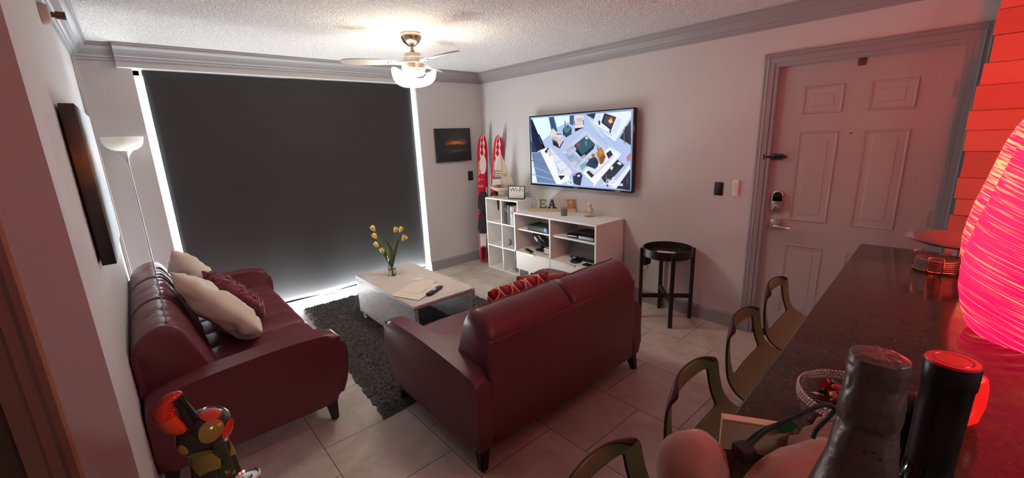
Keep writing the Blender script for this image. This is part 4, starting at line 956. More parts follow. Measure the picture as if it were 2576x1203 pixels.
TF=Matrix(((0,0,-1,0),(-1,0,0,0),(0,1,0,0),(0,0,0,1))).to_euler()
tx=screen_mat((238,242,255))
def tvt(body,u,v,size,**k): return text('channel_lettering',body,size,tx,tv,(-.0036,tw/2-.009-u*sw,z0+v*shh),TF,.0002,**k)
tvt('Hallmark',.848,.118,.056,shear=.35,sx=.82,bold=.0008)
tvt('MOVIES&MYSTERIES',.848,.076,.030,sx=.84,bold=.0012)
text('maker_lettering','SAMSUNG',.011,M('logo_silver',(.6,.6,.62),.4),tv,(-.0046,.0,-th_/2+.008),TF,.0002)
# ------------------------------------------------------------------ wall things
def switch(name,label,loc,ry,n,m,w=.075,h=.118,paddle=None):
    o=empty(name,loc,label,'light switch',ry)
    MB().box((-w/2,-.006,-h/2),(w/2,0,h/2),.003,2).build('cover_plate',m,o)
    for i in range(n):
        x=(i-(n-1)/2)*.046
        MB().box((x-.017,-.009,-.034),(x+.017,-.005,.034),.002,2).build('rocker',paddle or m,o)
    return o
swb=M('switch_black',(.016,.014,.014),.35)
switch('light_switch','black light switch on the narrow wall below the small sunset canvas',(-.236,-.0005,1.15),0,1,swb,.08,.12)
switch('light_switch','black light switch on the wall left of the white wall remote',(-.0005,-3.08,1.156),-PI/2,1,swb,.07,.108)
wr_=empty('wall_remote',(-.0005,-3.212,1.168),'white handheld fan remote in its holder beside the door','remote control',-PI/2)
MB().box((-.027,-.008,-.066),(.027,0,.05),.004,2).build('holder',M('white_plastic',(.8,.79,.77),.3),wr_)
MB().box((-.022,-.02,-.05),(.022,-.007,.066),.006,3).build('body',M('white_plastic2',(.84,.82,.80),.3),wr_)
mb=MB()
for k in range(6): mb.box((-.014,-.0215,-.03+k*.014),(.014,-.0195,-.024+k*.014),.001,1)
mb.build('buttons',M('button_pale',(.6,.58,.57),.4),wr_)
cv=empty('canvas_print',(-.482,-.0005,1.553),'small square sunset canvas on the narrow wall right of the blind','picture',0)
MB().box((-.258,-.035,-.202),(.258,0,.202),.003,2).build('stretched_canvas',mat_picture('sunset_small',[(0,(.008,.008,.010)),(.27,(.012,.010,.012)),(.33,(.10,.09,.09)),(.38,(.02,.014,.012)),(.50,(.05,.02,.01)),(.555,(.75,.30,.06)),(.60,(.35,.07,.015)),(.68,(.03,.02,.018)),(1,(.016,.015,.018))],(.58,.34,0)),cv)
cv2=empty('canvas_print',(-W+.0005,-1.65,1.493),'large dark sunset canvas on the left wall above the sofa','picture',0)
MB().box((.008,-.45,-.328),(.055,.45,.328),.003,2).box((0,-.40,-.28),(.01,.40,.28)).build('stretched_canvas',mat_picture('sunset_large',[(0,(.012,.013,.010)),(.3,(.035,.036,.025)),(.48,(.05,.04,.02)),(.58,(.16,.08,.018)),(.68,(.24,.09,.012)),(.78,(.09,.04,.014)),(.9,(.05,.036,.022)),(1,(.035,.03,.022))],scale=2),cv2)
# ------------------------------------------------------------------ water skis
def ski(label,B,T,face,w=.138):
    B,T=Vector(B),Vector(T); L=(T-B).length; z=(T-B).normalized(); f=Vector(face); f=(f-z*f.dot(z)).normalized(); x=(-f).cross(z)
    m=Matrix((x,-f,z)).transposed().to_4x4(); m.translation=B
    root=empty('water_ski',B,label,'ski'); root.matrix_world=m; root.location=B; root.rotation_euler=m.to_euler()
    def wd(s): # half width along the length
        a=w/2*(.62+.38*min(1,s/.35)) if s<.35 else w/2
        if s<.04: a*=.75+.25*(s/.04)
        if s>.84: a*=math.sqrt(max(.0,1-((s-.84)/.16)**2))
        return max(a,.002)
    def cy(s): return -.075*max(0,(s-.72)/.28)**2     # tip curls to the front
    N=48; mb=MB(); P=[]
    for i in range(N+1):
        s=i/N; a=wd(s); y=cy(s); th=.018*(1-.45*max(0,(s-.7)/.3))
        P.append([mb.bm.verts.new(p) for p in ((-a,y,s*L),(-a*.8,y-th/2,s*L),(a*.8,y-th/2,s*L),(a,y,s*L),(a*.8,y+th/2,s*L),(-a*.8,y+th/2,s*L))])
    for A,Bq in zip(P,P[1:]):
        for k in range(6):
            fc=mb.bm.faces.new((A[k],A[(k+1)%6],Bq[(k+1)%6],Bq[k])); fc.material_index=0 if k in (0,1,2) else 1
    mb.bm.faces.new(P[0][::-1]); mb.bm.faces.new(P[-1])
    mb.build('board',[M('ski_red',(.50,.008,.028),.25),M('ski_dark_edge',(.04,.012,.02),.3)],root)
    def strip(name,s0,s1,fa,fb,mt,lift=.0015,n=24):
        def g(u,v):
            s=s0+(s1-s0)*u; a=wd(s); th=.018*(1-.45*max(0,(s-.7)/.3)); lo,hi=fa(u),fb(u); q=lo+(hi-lo)*v
            dr=max(0,abs(q)-.8)/.2
            return Vector((q*a,cy(s)-th/2*(1-dr)-lift,s*L))
        return MB().grid(n,4,g).build(name,mt,root)
    wh=M('ski_white',(.72,.66,.64),.3); gy=M('ski_grey',(.40,.36,.36),.35)
    strip('white_graphic',.80,.995,lambda u:.15+.1*math.sin(u*25),lambda u:.45+.1*math.sin(u*19+1),wh)
    strip('white_graphic',.83,.985,lambda u:-.45,lambda u:-.3+.1*math.sin(u*22),wh)
    strip('white_graphic',.70,.84,lambda u:-.25-.25*math.sin(u*PI),lambda u:.25+.5*math.sin(u*PI)**.5,wh)
    strip('grey_graphic',.69,.80,lambda u:-.8+.1*abs(math.sin(u*12)),lambda u:-.35-.2*abs(math.sin(u*12+1)),gy,.002)
    strip('white_graphic',.46,.60,lambda u:.35+.3*u,lambda u:.95-.1*u,wh)
    strip('white_graphic',.12,.26,lambda u:-.7,lambda u:.75,wh)
    strip('black_graphic',.02,.13,lambda u:-.35,lambda u:.6,M('ski_black',(.02,.01,.014),.35))
    for ch,s in (('A',.55),('S',.605),('T',.655)):
        text('lettering',ch,.085,gy,root,(-.018,-.0125,s*L),Matrix(((0,-1,0),(0,0,-1),(1,0,0))).to_euler(),.0006,bold=.001)
    for s in (.30,.47):
        bt=MB().prism(smooth_outline([(-.058,-.10),(.058,-.10),(.066,0),(.05,.13),(0,.155),(-.05,.13),(-.066,0)],4),0,.085,Matrix(((1,0,0,0),(0,0,-1,-.009),(0,1,0,s*L),(0,0,0,1))),.03,4).build('binding',M('binding_rubber',(.013,.013,.014),.55),root)
    return root
ski('red water ski standing nearest the corner, left of the other ski',(-.265,-.215,.02),(-.095,-.11,1.665),(-.55,-.80,0))
ski('red water ski leaning behind the model sailboat',(-.12,-.205,.02),(-.05,-.405,1.66),(-.72,-.62,0))
# ------------------------------------------------------------------ floor lamp
fl=empty('floor_lamp',(-3.54,-.085,0),'slim silver floor lamp with a white bowl shade in the window corner','lamp')
MB().lathe([(.12,0),(.12,.012),(.10,.02),(.02,.03),(.0,.03)],seg=40).build('base',M('silver_paint',(.42,.42,.43),.35,.6),fl)
MB().lathe([(.0085,.028),(.0085,1.57)],seg=14).build('pole',M('silver_pole',(.55,.55,.56),.3,.8),fl)
MB().lathe([(.010,1.54),(.012,1.57),(.022,1.60),(.050,1.635),(.046,1.637),(.012,1.60),(0,1.598)],seg=32,cap=False).build('cup',M('silver_paint',(.42,.42,.43),.35,.6),fl)
prof=[(.045,1.632),(.075,1.642),(.105,1.665),(.120,1.695),(.126,1.735)]
MB().lathe(prof+[(r-.004,z+.002) for r,z in prof[::-1]],seg=44,cap=False).build('lamp_shade',M('frosted_white',(.86,.85,.78),.35,spec=.4),fl)
# ------------------------------------------------------------------ side table
st=empty('side_table',(-.205,-2.775,0),'round black tray table on four legs by the wall under the light switch','side table',math.radians(-139))
R0=.205
MB().lathe([(0,.583),(R0-.006,.583),(R0,.589),(R0,.655),(R0-.008,.655),(R0-.010,.602),(0,.602)],seg=56,cap=False).build('tray',black_wood,st)
for k in range(4):
    a=k*PI/2; m=Matrix.Rotation(a,4,'Z')
    MB().box((R0-.004,-.016,0),(R0+.024,.016,.648),.003,1,mat=m).build('leg',black_wood,st)
for k in range(2):
    m=Matrix.Rotation(k*PI/2,4,'Z'); MB().box((-R0,-.013,.205-.012*k),(R0,.013,.24-.012*k),.002,1,mat=m).build('stretcher',black_wood,st)
cr=empty('mobile_phone',(-.23,-2.775,.602),'white phone lying in the black tray table','phone',.4)
MB().box((-.04,-.075,0),(.04,.075,.010),.008,3).build('body',M('white_plastic',(.8,.79,.77),.3),cr)
tag(MB().box((-.045,-.03,-.055),(.045,.03,.055),.012,3).tube(curve_pts([(.0,-.01,-.05),(.01,-.02,-.085),(-.05,-.02,-.10),(-.11,.0,-.06)],6),.0022,6).build('power_adapter',M('adapter_black',(.016,.013,.015),.5),None,loc=(-.255,-2.60,.53)),'black power adapter hanging under the round tray table','adapter')
# ------------------------------------------------------------------ ceiling fan
fan=empty('ceiling_fan',(-1.755,-1.435,CH),'brushed nickel ceiling fan with a glowing glass bowl light','ceiling fan')
MB().lathe([(.076,0),(.080,-.010),(.078,-.034),(.058,-.066),(.026,-.090),(.013,-.094)][::-1],seg=40).build('canopy',M('antique_nickel',(.50,.42,.33),.25,1),fan)
MB().lathe([(.0125,-.16),(.0125,-.09)],seg=16).build('downrod',M('rod_nickel',(.4,.33,.27),.3,1),fan)
mh=MB().lathe([(.0,-.262),(.085,-.262),(.091,-.256),(.091,-.222),(.088,-.219),(.091,-.216),(.091,-.182),(.085,-.172),(.062,-.168),(.060,-.145),(.045,-.140),(.0,-.140)],seg=44,cap=False).build('motor_housing',nickel,fan)
MB().lathe([(.0,-.142),(.020,-.142),(.024,-.132),(.016,-.122),(.0,-.122)],seg=20,cap=False).build('rod_collar',M('rod_nickel',(.4,.33,.27),.3,1),mh)
MB().lathe([(.0,-.302),(.068,-.302),(.080,-.290),(.084,-.262),(.0,-.262)],seg=40,cap=False).build('light_kit',nickel,fan)
gm=M('fan_blade_lacquer',(.36,.33,.31),.4)
for a in (35,155,275):
    m=Matrix.Rotation(math.radians(a),4,'Z')@Matrix.Translation((0,0,-.205))@Matrix.Rotation(math.radians(11),4,'X')
    bl_=MB().prism(smooth_outline([(.13,-.035),(.25,-.055),(.40,-.062),(.50,-.045),(.53,0),(.50,.045),(.40,.055),(.25,.048),(.13,.03)],4),-.003,.003,m,.0015,1).build('blade',gm,fan)
    MB().box((.085,-.018,-.012),(.19,.018,-.004),.003,1,mat=m).build('blade_iron',nickel,bl_)
# glass bowl: shallow scoop cut high at two ends, so its rim sweeps up like a smile
def bowl(u,v):
    a=2*PI*u; r=.168*math.sin(v*PI/2)**.9; up=abs(math.cos(a-math.radians(-8)))
    z=-.385+.040*v**2.2+.095*(v**2.6)*up**2.4
    return Vector((r*math.cos(a),r*math.sin(a)*1.0,z))
glow=EM('lit_opal_glass',(1,.86,.69),BOWL)
o=MB().grid(56,14,bowl); bmesh.ops.remove_doubles(o.bm,verts=o.bm.verts[:],dist=.0005); o=o.build('glass_bowl',glow,fan)
o.modifiers.new('t','SOLIDIFY').thickness=.004
rod=MB()
for sgn in (1,-1):
    d=Vector((math.cos(math.radians(-8)),math.sin(math.radians(-8)),0))*sgn
    rod.tube([d*.075+Vector((0,0,-.285)),d*.163+Vector((0,0,-.268))],.004,8).ball(d*.166+Vector((0,0,-.268)),.008,10,6)
rod.build('bowl_arm',chrome,fan)
# ------------------------------------------------------------------ sprinkler head on the left wall
sp_=empty('fire_sprinkler',(-W,-1.62,2.238),'white sidewall sprinkler head high on the left wall','sprinkler',PI/2)
# local: -y points into the room (+x world)
SMt=Matrix.Rotation(PI/2,4,'X')
MB().lathe([(.0,0),(.044,0),(.046,.006),(.040,.030),(.028,.034),(0,.034)],mat=SMt,seg=32,cap=False).build('escutcheon',M('sprinkler_white',(.62,.50,.47),.5),sp_)
MB().lathe([(0,.03),(.012,.03),(.012,.046),(.008,.05),(.006,.075),(0,.075)],mat=SMt,seg=16).box((-.003,-.08,-.016),(.003,-.048,.016)).lathe([(0,.078),(.018,.078),(.019,.081),(0,.082)],mat=SMt,seg=16).build('nozzle',M('sprinkler_brass',(.16,.10,.07),.4,.7),sp_)
# ------------------------------------------------------------------ bar counter and stools
CA=math.atan2(-.074,-1.414)
BH=1.13
bar=empty('bar_counter',(-1.246,-4.203,0),'black granite topped bar counter in the right foreground','counter',CA)
MB().box((0,0,BH-.035),(2.22,.86,BH),.006,3).build('countertop',mat_granite(),bar)
MB().box((.03,.30,0),(2.19,.42,BH-.035)).build('bar_base',M('bar_base_paint',(.30,.27,.26),.6),bar,smooth=False)
BM=Matrix.Translation((-1.246,-4.203,0))@Matrix.Rotation(CA,4,'Z')
olive=M('olive_plastic',(.25,.37,.20),.5); dkedge=M('olive_underside',(.022,.016,.011),.5)
def make_stool():
    root=empty('bar_stool',(0,0,0),'','stool')
    # local: sitter faces -y; back at +y
    prof=curve_pts([Vector((0,.225,.925)),Vector((0,.218,.87)),Vector((0,.205,.80)),Vector((0,.180,.735)),Vector((0,.130,.690)),Vector((0,.05,.664)),Vector((0,-.06,.656)),Vector((0,-.17,.660)),Vector((0,-.25,.650))],4)
    n=len(prof)-1
    T=[-1,-.86,-.66,-.40,0,.40,.66,.86,1]
    def hw(s): 
        w=.175+.06*min(1,s/.5) if s<.5 else .235
        if s<.12: w*=.74+.26*math.sqrt(max(0,1-(1-s/.12)**2))
        if s>.88: w*=1-.35*((s-.88)/.12)**2
        return w
    mb=MB(); V=[]
    for i,p in enumerate(prof):
        s=i/n; row=[]
        bk=max(0,1-s/.62)
        for tt in T:
            w=hw(s); x=tt*w
            y=p.y-.035*bk*tt*tt; z=p.z+(.030*tt*tt*(1-abs(2*min(1,max(0,(s-.35)/.6))-1)) if s>.35 else 0)-.035*tt**4*max(0,1-s/.14)
            row.append(mb.bm.verts.new((x,y,z)))
        V.append(row)
    for i in range(n):
        for j in range(len(T)-1):
            if 4<=i<12 and 2<=j<6: continue
            mb.bm.faces.new((V[i][j],V[i+1][j],V[i+1][j+1],V[i][j+1]))
    o=mb.build('shell',[dkedge,olive],root,angle=180)
    sm=o.modifiers.new('t','SOLIDIFY'); sm.thickness=.011; sm.offset=1; sm.material_offset=1; sm.material_offset_rim=0
    subsurf(o,2)
    MB().lathe([(.0,.0),(.20,.0),(.205,.008),(.19,.016),(.04,.03),(.028,.06),(.028,.62),(.075,.632),(.075,.640),(0,.640)],(0,-.03,0),36,cap=False).build('pedestal',M('stool_dark_metal',(.02,.018,.018),.3,.6),root)
    fr=MB(); fr.tube(curve_pts([(-.03,-.03,.30),(-.12,-.06,.30),(-.15,-.18,.30),(0,-.23,.30),(.15,-.18,.30),(.12,-.06,.30),(.03,-.03,.30)],5),.010,8); fr.build('footrest',M('stool_dark_metal',(.02,.018,.018),.3,.6),root)
    return root
stool=make_stool()
for i,((x,y),lb) in enumerate((((-1.345,-3.918),'olive bar stool at the far end of the counter, in front of the door'),((-1.825,-3.951),'olive bar stool second from the far end of the counter'),((-2.35,-3.999),'olive bar stool third from the door, near the cream card'),((-2.87,-4.027),'olive bar stool closest to the camera, cut off by the frame'))):
    s=stool if i==0 else copy_tree(stool)
    s.location=(x,y-.222,0); s.rotation_euler=(0,0,CA+PI); s['label']=lb; s['group']='bar stools along the counter'
# ------------------------------------------------------------------ lamps on the bar
shade_m=mat_shade('wound_fibre_shade',-.015)
def egg_lamp(label,x,y,h,rs,shade_m):
    root=empty('table_lamp',(x,y,BH),label,'lamp')
    pr=[(.112,.0),(.124,.012),(.138,.05),(.150,.10),(.153,.15),(.150,.20),(.142,.26),(.130,.32),(.119,.38),(.108,.435),(.094,.480),(.074,.512),(.055,.522)]
    pr=[(r*rs,z*h) for r,z in pr]
    MB().lathe(pr+[(r-.004,z-.002) for r,z in pr[::-1]],seg=72,cap=False).build('lamp_shade',shade_m,root)
    MB().lathe([(0,0),(.06*rs,0),(.065*rs,.006),(.065*rs,.012),(0,.012)],seg=40,cap=False).build('base',M('lamp_base_dark',(.03,.02,.02),.4),root)
    return root
egg_lamp('hot pink striped egg lamp in front, glowing on the bar counter',-2.035,-4.666,1.0,1.0,shade_m)
egg_lamp('pink and cream striped egg lamp half hidden behind the front lamp',-1.63,-4.652,1.0,1.0,mat_shade('wound_fibre_shade_pale',.06))
point('lamp_bulb_light',(-1.63,-4.652,BH+.545),BULB,(1,.045,.035),.03)
point('lamp_bulb_light',(-2.035,-4.666,BH+.545),BULB*.5,(1,.045,.035),.03)
# tray and coasters
ty=empty('footed_dish',(-1.30,-4.497,BH),'round shiny footed dish at the far end of the bar','dish')
MB().lathe([(0,0),(.055,0),(.057,.005),(.02,.012),(.016,.04),(.06,.052),(.13,.060),(.155,.071),(.157,.075),(.150,.075),(.12,.065),(.0,.058)],seg=64,cap=False).build('body',M('copper_dish',(.60,.46,.42),.25,.85),ty)
tk=empty('coaster_rack',(-1.51,-4.452,BH+.003),'wire rack holding a stack of round coasters on the bar','coaster rack',.45)
wire=M('rack_wire',(.65,.45,.32),.2,1)
mb=MB()
for a in (25,155,270):
    d=Vector((math.cos(math.radians(a)),math.sin(math.radians(a)),0)); q=Vector((-d.y,d.x,0))
    mb.tube(curve_pts([d*.02+Vector((0,0,0)),d*.06,d*.066+q*-.018+Vector((0,0,.004)),d*.066+q*-.018+Vector((0,0,.044)),d*.064+q*-.012+Vector((0,0,.050)),d*.064+q*.012+Vector((0,0,.050)),d*.066+q*.018+Vector((0,0,.044)),d*.066+q*.018+Vector((0,0,.004)),d*.06,d*.02],4),.0022,7)
mb.lathe([(.058,-.0022),(.0602,0),(.058,.0022),(.0558,0),(.058,-.0022)],seg=40,cap=False); mb.lathe([(.018,-.0022),(.0202,0),(.018,.0022),(.0158,0),(.018,-.0022)],seg=24,cap=False); mb.build('wire_frame',wire,tk)
nm=['lowest','second lowest','middle','second highest','top']
for k in range(5):
    o=MB().lathe([(0,0),(.052,0),(.056,.0015),(.056,.0052),(.053,.0066),(.046,.0055),(0,.0055)],seg=48,cap=False).build('coaster',M('coaster_metal',(.5,.38,.34),.3,.85),None,loc=(-1.51,-4.452,BH+.0062+k*.0069))
    tag(o,nm[k]+' round coaster of the stack in the wire rack','coaster','coasters in the wire rack')
# ------------------------------------------------------------------ bottles
def bottle(name,label,x,y,body,parts):
    root=empty(name,(x,y,BH),label,'bottle')
    MB().lathe(body,seg=48).build('glass_body',parts['glass'],root)
    return root
cbx,cby=-3.171,-4.497
foil=M('crinkled_foil',(.16,.12,.112),.36,.6,bump=.12,bscale=120)
ch=bottle('champagne_bottle','sparkling wine bottle with crinkled silver foil in the foreground',cbx,cby,[(.0,0),(.043,.0),(.045,.006),(.045,.12),(.043,.16),(.035,.205),(.0255,.245),(.0195,.27)],{'glass':M('dark_green_glass',(.012,.018,.010),.08)})
fp=[(.0365,.20),(.0262,.243),(.0205,.268),(.0180,.29),(.0168,.30),(.0176,.306),(.0174,.322),(.0160,.332),(.0165,.338),(.0166,.345),(.0158,.350),(.0110,.3525),(0,.353)]
def foilfn(u,v):
    k=v*(len(fp)-1); i=min(int(k),len(fp)-2); t_=k-i; r=fp[i][0]*(1-t_)+fp[i+1][0]*t_; z=fp[i][1]*(1-t_)+fp[i+1][1]*t_
    a=2*PI*u; q=noise.noise(Vector((math.cos(a)*2.5,math.sin(a)*2.5,z*70)))+.6*noise.noise(Vector((math.cos(a)*6,math.sin(a)*6,z*160)))
    am=.0007 if .285<z<.345 else .00025
    r=max(0,r+(q*am if r>.004 else 0)); return Vector((r*math.cos(a),r*math.sin(a),z+(q*.0006 if r>.003 and z>.34 else 0)))
mb=MB().grid(72,90,foilfn); bmesh.ops.remove_doubles(mb.bm,verts=mb.bm.verts[:],dist=.00005)
fo=mb.build('foil',foil,ch,angle=80)
for dx,dz in ((-.004,.287),(.001,.289),(.0045,.2855)):
    d=Vector((-.93,-.37,0)); sd_=Vector((.30,-.95,0)); p=d*.0181+sd_*dx; MB().ball((p.x,p.y,dz),(.0009,.0009,.0009),8,6).build('foil_vent',black_plastic,fo)
wx,wy=-3.115,-4.530
capm=M('black_capsule',(.012,.008,.010),.32)
wn=bottle('wine_bottle','dark wine bottle with a shiny red topped capsule in the foreground',wx,wy,[(0,0),(.036,0),(.0385,.005),(.0385,.185),(.036,.205),(.026,.222),(.0145,.238),(.0130,.26),(.0127,.335)],{'glass':M('black_green_glass',(.006,.006,.006),.1)})
cp=MB().lathe([(.0134,.25),(.0138,.30),(.0140,.318),(.0149,.320),(.0151,.334),(.0146,.3365)],seg=48,cap=False).build('capsule',capm,wn)
MB().lathe([(.0146,.3365),(.0139,.338),(.0108,.338),(.0102,.3374),(.0097,.338),(0,.338)],seg=48,cap=False).build('capsule_top',M('red_foil_top',(.85,.03,.05),.3,.3),cp)
gl=empty('small_bottle',(-3.035,-4.512,BH),'small black glossy bottle between the two wine bottles','bottle')
MB().lathe([(0,0),(.022,0),(.024,.004),(.024,.16),(.018,.185),(.012,.20),(.011,.235)],seg=28,cap=False).build('body',black_gloss,gl)
MB().ball((0,0,.25),(.017,.017,.015),20,12).build('cap',black_gloss,gl)
# ------------------------------------------------------------------ candy bowls
def candy_bowl(label,x,y,r,h,band,rimn,n,seed,gname):
    root=empty('candy_bowl',(x,y,BH),label,'bowl')
    pr=[(r*.72,.0),(r*.82,.008),(r*.93,h*.4),(r,h*.75),(r,h)]
    MB().lathe(pr+[(q-.003,z+.001) for q,z in pr[::-1]]+[(0,.006)],seg=48,cap=False).build('glass_body',mat_glass('bowl_glass',(.9,.86,.86),.04),root)
    mb=MB(); k=int(2*PI*r/.0052)
    for j in range(rimn):
        for i in range(k):
            a=2*PI*(i+.5*(j%2))/k; mb.ball(((r+.0015)*math.cos(a),(r+.0015)*math.sin(a),h-.004-j*.0052),.0026,6,4)
    mb.build('jewelled_band',band,root)
    rr=random.Random(seed)
    cm=[M('wrapper_gold',(.55,.30,.10),.25,.7),M('wrapper_brown',(.10,.03,.015),.25,.3),M('wrapper_silver',(.6,.55,.55),.2,.8),M('wrapper_red',(.5,.02,.02),.25,.3),M('wrapper_cream',(.62,.5,.4),.4),M('wrapper_copper',(.5,.16,.06),.2,.7),M('wrapper_black',(.03,.015,.015),.2)]
    cn=['gold','brown','silver','red','cream','copper','black']
    for i in range(n):
        c=i%7; lay=0 if i<n*.62 else 1; d=(r-.02)*math.sqrt(rr.random())*(1-.25*lay); a=i*2.4+rr.random()*.5
        zz=h*.78+lay*.013+rr.uniform(-.003,.003)
        lab='%s wrapped sweet lying in the %s'%(cn[c],gname)
        m=Matrix.Translation((x+d*math.cos(a),y+d*math.sin(a),BH+zz))@Matrix.Rotation(rr.uniform(0,6.28),4,'Z')@Matrix.Rotation(rr.uniform(-.5,.5),4,'X')@Matrix.Rotation(rr.uniform(-.4,.4),4,'Y')
        o=empty('sweet',m.translation,lab,'sweet',0,'%s sweets in the %s'%(cn[c],gname)); o.rotation_euler=m.to_euler()
        MB().ball((0,0,0),(.013,.0085,.0075),10,6).build('body',cm[c],o)
        for s in (1,-1):
            mb=MB(); R_=[[mb.bm.verts.new((s*x_,w_*(q/3-1),.0022*((-1)**q)*k_)) for q in range(7)] for x_,w_,k_ in ((.0105,.002,0),(.016,.006,.7),(.025,.011,1.2))]
            for A_,B_ in zip(R_,R_[1:]):
                for q in range(6): mb.bm.faces.new((A_[q],A_[q+1],B_[q+1],B_[q]))
            mb.build('wrapper_twist',cm[c],o,smooth=False)
    # a bed of sweets that nobody could count fills the lower part
    mb=MB()
    for i in range(110):
        d=(r*.86-.012)*math.sqrt(rr.random()); a=rr.random()*6.28; mb.ball((d*math.cos(a),d*math.sin(a),.012+rr.random()*h*.62),(.011,.008,.007),8,5)
    b=mb.build('sweets_bed',M('wrapper_mix',(.14,.05,.03),.3,.3,var=.8,vscale=60),None,loc=(x,y,BH)); tag(b,'mass of wrapped sweets filling the %s below the top ones'%gname,'sweets',None,'stuff')
    return root
candy_bowl('glass bowl of sweets with a silver jewelled rim beside the cream card',-2.755,-4.44,.070,.098,M('rhinestones',(.72,.68,.68),.12,.7),3,30,3,'silver rimmed bowl')
candy_bowl('glass bowl of sweets with a gold jewelled rim behind the wine bottles',-2.642,-4.489,.049,.042,M('gold_beads',(.70,.48,.16),.25,.9),3,16,5,'gold rimmed bowl')
# pink paper tag with a cut outline and a green leaf in front of the bowl
tg=empty('gift_tag',(-2.838,-4.418,BH),'pink paper cut-out tag leaning on the silver rimmed sweet bowl','tag',math.radians(205))
tm=Matrix(((0,0,1,0),(1,0,0,0),(0,1,0,0),(0,0,0,1)))@Matrix.Identity(4)
MB().prism([(x_*1.1,z_*1.35) for x_,z_ in [(-.035,0),(.05,0),(.05,.045),(.035,.05),(.028,.058),(.018,.062),(.010,.060),(.008,.068),(-.004,.064),(-.008,.054),(-.018,.048),(-.022,.038),(-.033,.034)]],0,.0015,tm).build('paper_shape',M('pink_card',(.72,.40,.33),.7),tg,smooth=False)
MB().prism(smooth_outline([(-.050,.048),(-.036,.054),(-.026,.066),(-.038,.074),(-.052,.066)],4),.001,.002,tm).build('green_leaf',M('green_card',(.02,.13,.05),.6),tg,smooth=False)
# votive
vt=empty('votive_candle',(-2.545,-4.546,BH),'red glass candle holder with a pale lit inside behind the wine bottle','candle')
vpz=[(.023,0),(.032,.012),(.036,.042),(.035,.070),(.032,.086)]
MB().lathe(vpz+[(r-.004,z) for r,z in vpz[::-1]],seg=40,cap=False).build('glass_body',EM('lit_red_glass',(.85,.012,.008),1.0),vt)
MB().lathe([(0,.004),(.021,.004),(.0315,.042),(.031,.074),(0,.074)],seg=36,cap=False).build('wax',EM('lit_wax',(1,.75,.42),.9),vt)
# cream card box, cellophane, pouch
bxr=empty('card_box',(-2.896,-4.305,BH),'thin cream card box standing at the counter edge near the stools','box',math.atan2(-.083,.049))
MB().box((0,0,0),(.102,.014,.056),.0008,1).build('carton',M('cream_card',(.60,.44,.30),.6),bxr,smooth=False)
MB().box((.001,-.0008,.0535),(.101,.0005,.0558)).build('lid_edge',M('cream_card_light',(.68,.52,.38),.6),bxr,smooth=False)
mb=MB().grid(16,12,lambda u,v:Vector(((u-.5)*.075,(v-.5)*.05,.012+.02*math.sin(PI*u)*math.sin(PI*v)+.010*noise.noise(Vector((u*7,v*7,1)))+.006*noise.noise(Vector((u*15,v*15,4))))))
tag(mb.build('cellophane',M('crumpled_cellophane',(.62,.52,.56),.12,alpha=.55),None,smooth=False,loc=(-2.865,-4.418,BH+.02)),'crumpled clear wrapper between the cream card box and the pouch','wrapper')
po_=empty('padded_pouch',(-2.98,-4.40,BH),'two lobed pink padded pouch with a black strap in the foreground','pouch',0)
pk=M('pink_padding',(.30,.115,.08),.8,sheen=.3)
def lobe(c,r,rz,seed,tilt=0,mt=None):
    m=Matrix.Translation(Vector(c))@Matrix.Rotation(rz,4,'Z')@Matrix.Rotation(tilt,4,'Y')
    mb=MB()
    def g(u,v):
        a=2*PI*u; b=PI*(v-.5); p=Vector((r[0]*math.cos(b)*math.cos(a),r[1]*math.cos(b)*math.sin(a),r[2]*math.sin(b)))
        q=1+.16*noise.noise(p*15+Vector((seed,0,0)))+.05*noise.noise(p*40+Vector((0,seed,0))); return m@(p*q)
    mb.grid(40,24,g); bmesh.ops.remove_doubles(mb.bm,verts=mb.bm.verts[:],dist=.0002); return mb
lobe((-.045,.082,.042),(.078,.046,.048),.35,2).build('front_lobe',pk,po_)
lobe((.030,-.022,.044),(.112,.040,.046),-.26,6,-.08).build('rear_lobe',pk,po_)
strap=M('black_strap',(.010,.008,.009),.6)
so=MB().tube(curve_pts([(.004,.034,.080),(.035,.022,.100),(.07,-.005,.122),(.098,-.026,.134),(.108,-.036,.128),(.10,-.032,.116),(.088,-.024,.10),(.082,-.022,.088)],8),.0030,8).tube(curve_pts([(.006,.040,.082),(.03,.03,.096),(.05,.016,.106)],6),.0022,8).build('strap',strap,po_)
MB().box((-.010,-.012,-.010),(.012,.012,.010),.003,2,mat=Matrix.Translation((.002,.036,.078))@Matrix.Rotation(-.5,4,'Z')).build('buckle',strap,so)
# ------------------------------------------------------------------ painted bird on a plinth by the hall corner
bd=empty('bird_figurine',(-3.505,-3.40,.628),'painted ceramic toucan figurine with red and orange beak, bottom left foreground','figurine',0)
glz=mat_patches()
tb=Matrix.Identity(4)
mb=MB(); mb.lathe([(0,0),(.040,0),(.050,.03),(.058,.10),(.055,.18),(.048,.25),(.043,.30),(.036,.33),(0,.345)],seg=36)
mb.build('body',glz,bd)
MB().ball((0,0,0),(.058,.052,.050),28,18,mat=Matrix.Translation((-.002,-.004,.365))@Matrix.Rotation(-.5,4,'Y')).build('head',M('glazed_head',(.02,.02,.015),.14,coat=.6),bd)
ol=M('glazed_olive',(.26,.23,.045),.15,coat=.6); rdg=M('glazed_red',(.60,.035,.015),.15,coat=.6); org=M('glazed_orange',(.68,.085,.018),.15,coat=.6); ylg=M('glazed_yellow',(.55,.33,.04),.2,coat=.5)
hm=Matrix.Translation((-.002,-.004,.365))@Matrix.Rotation(-.5,4,'Y')
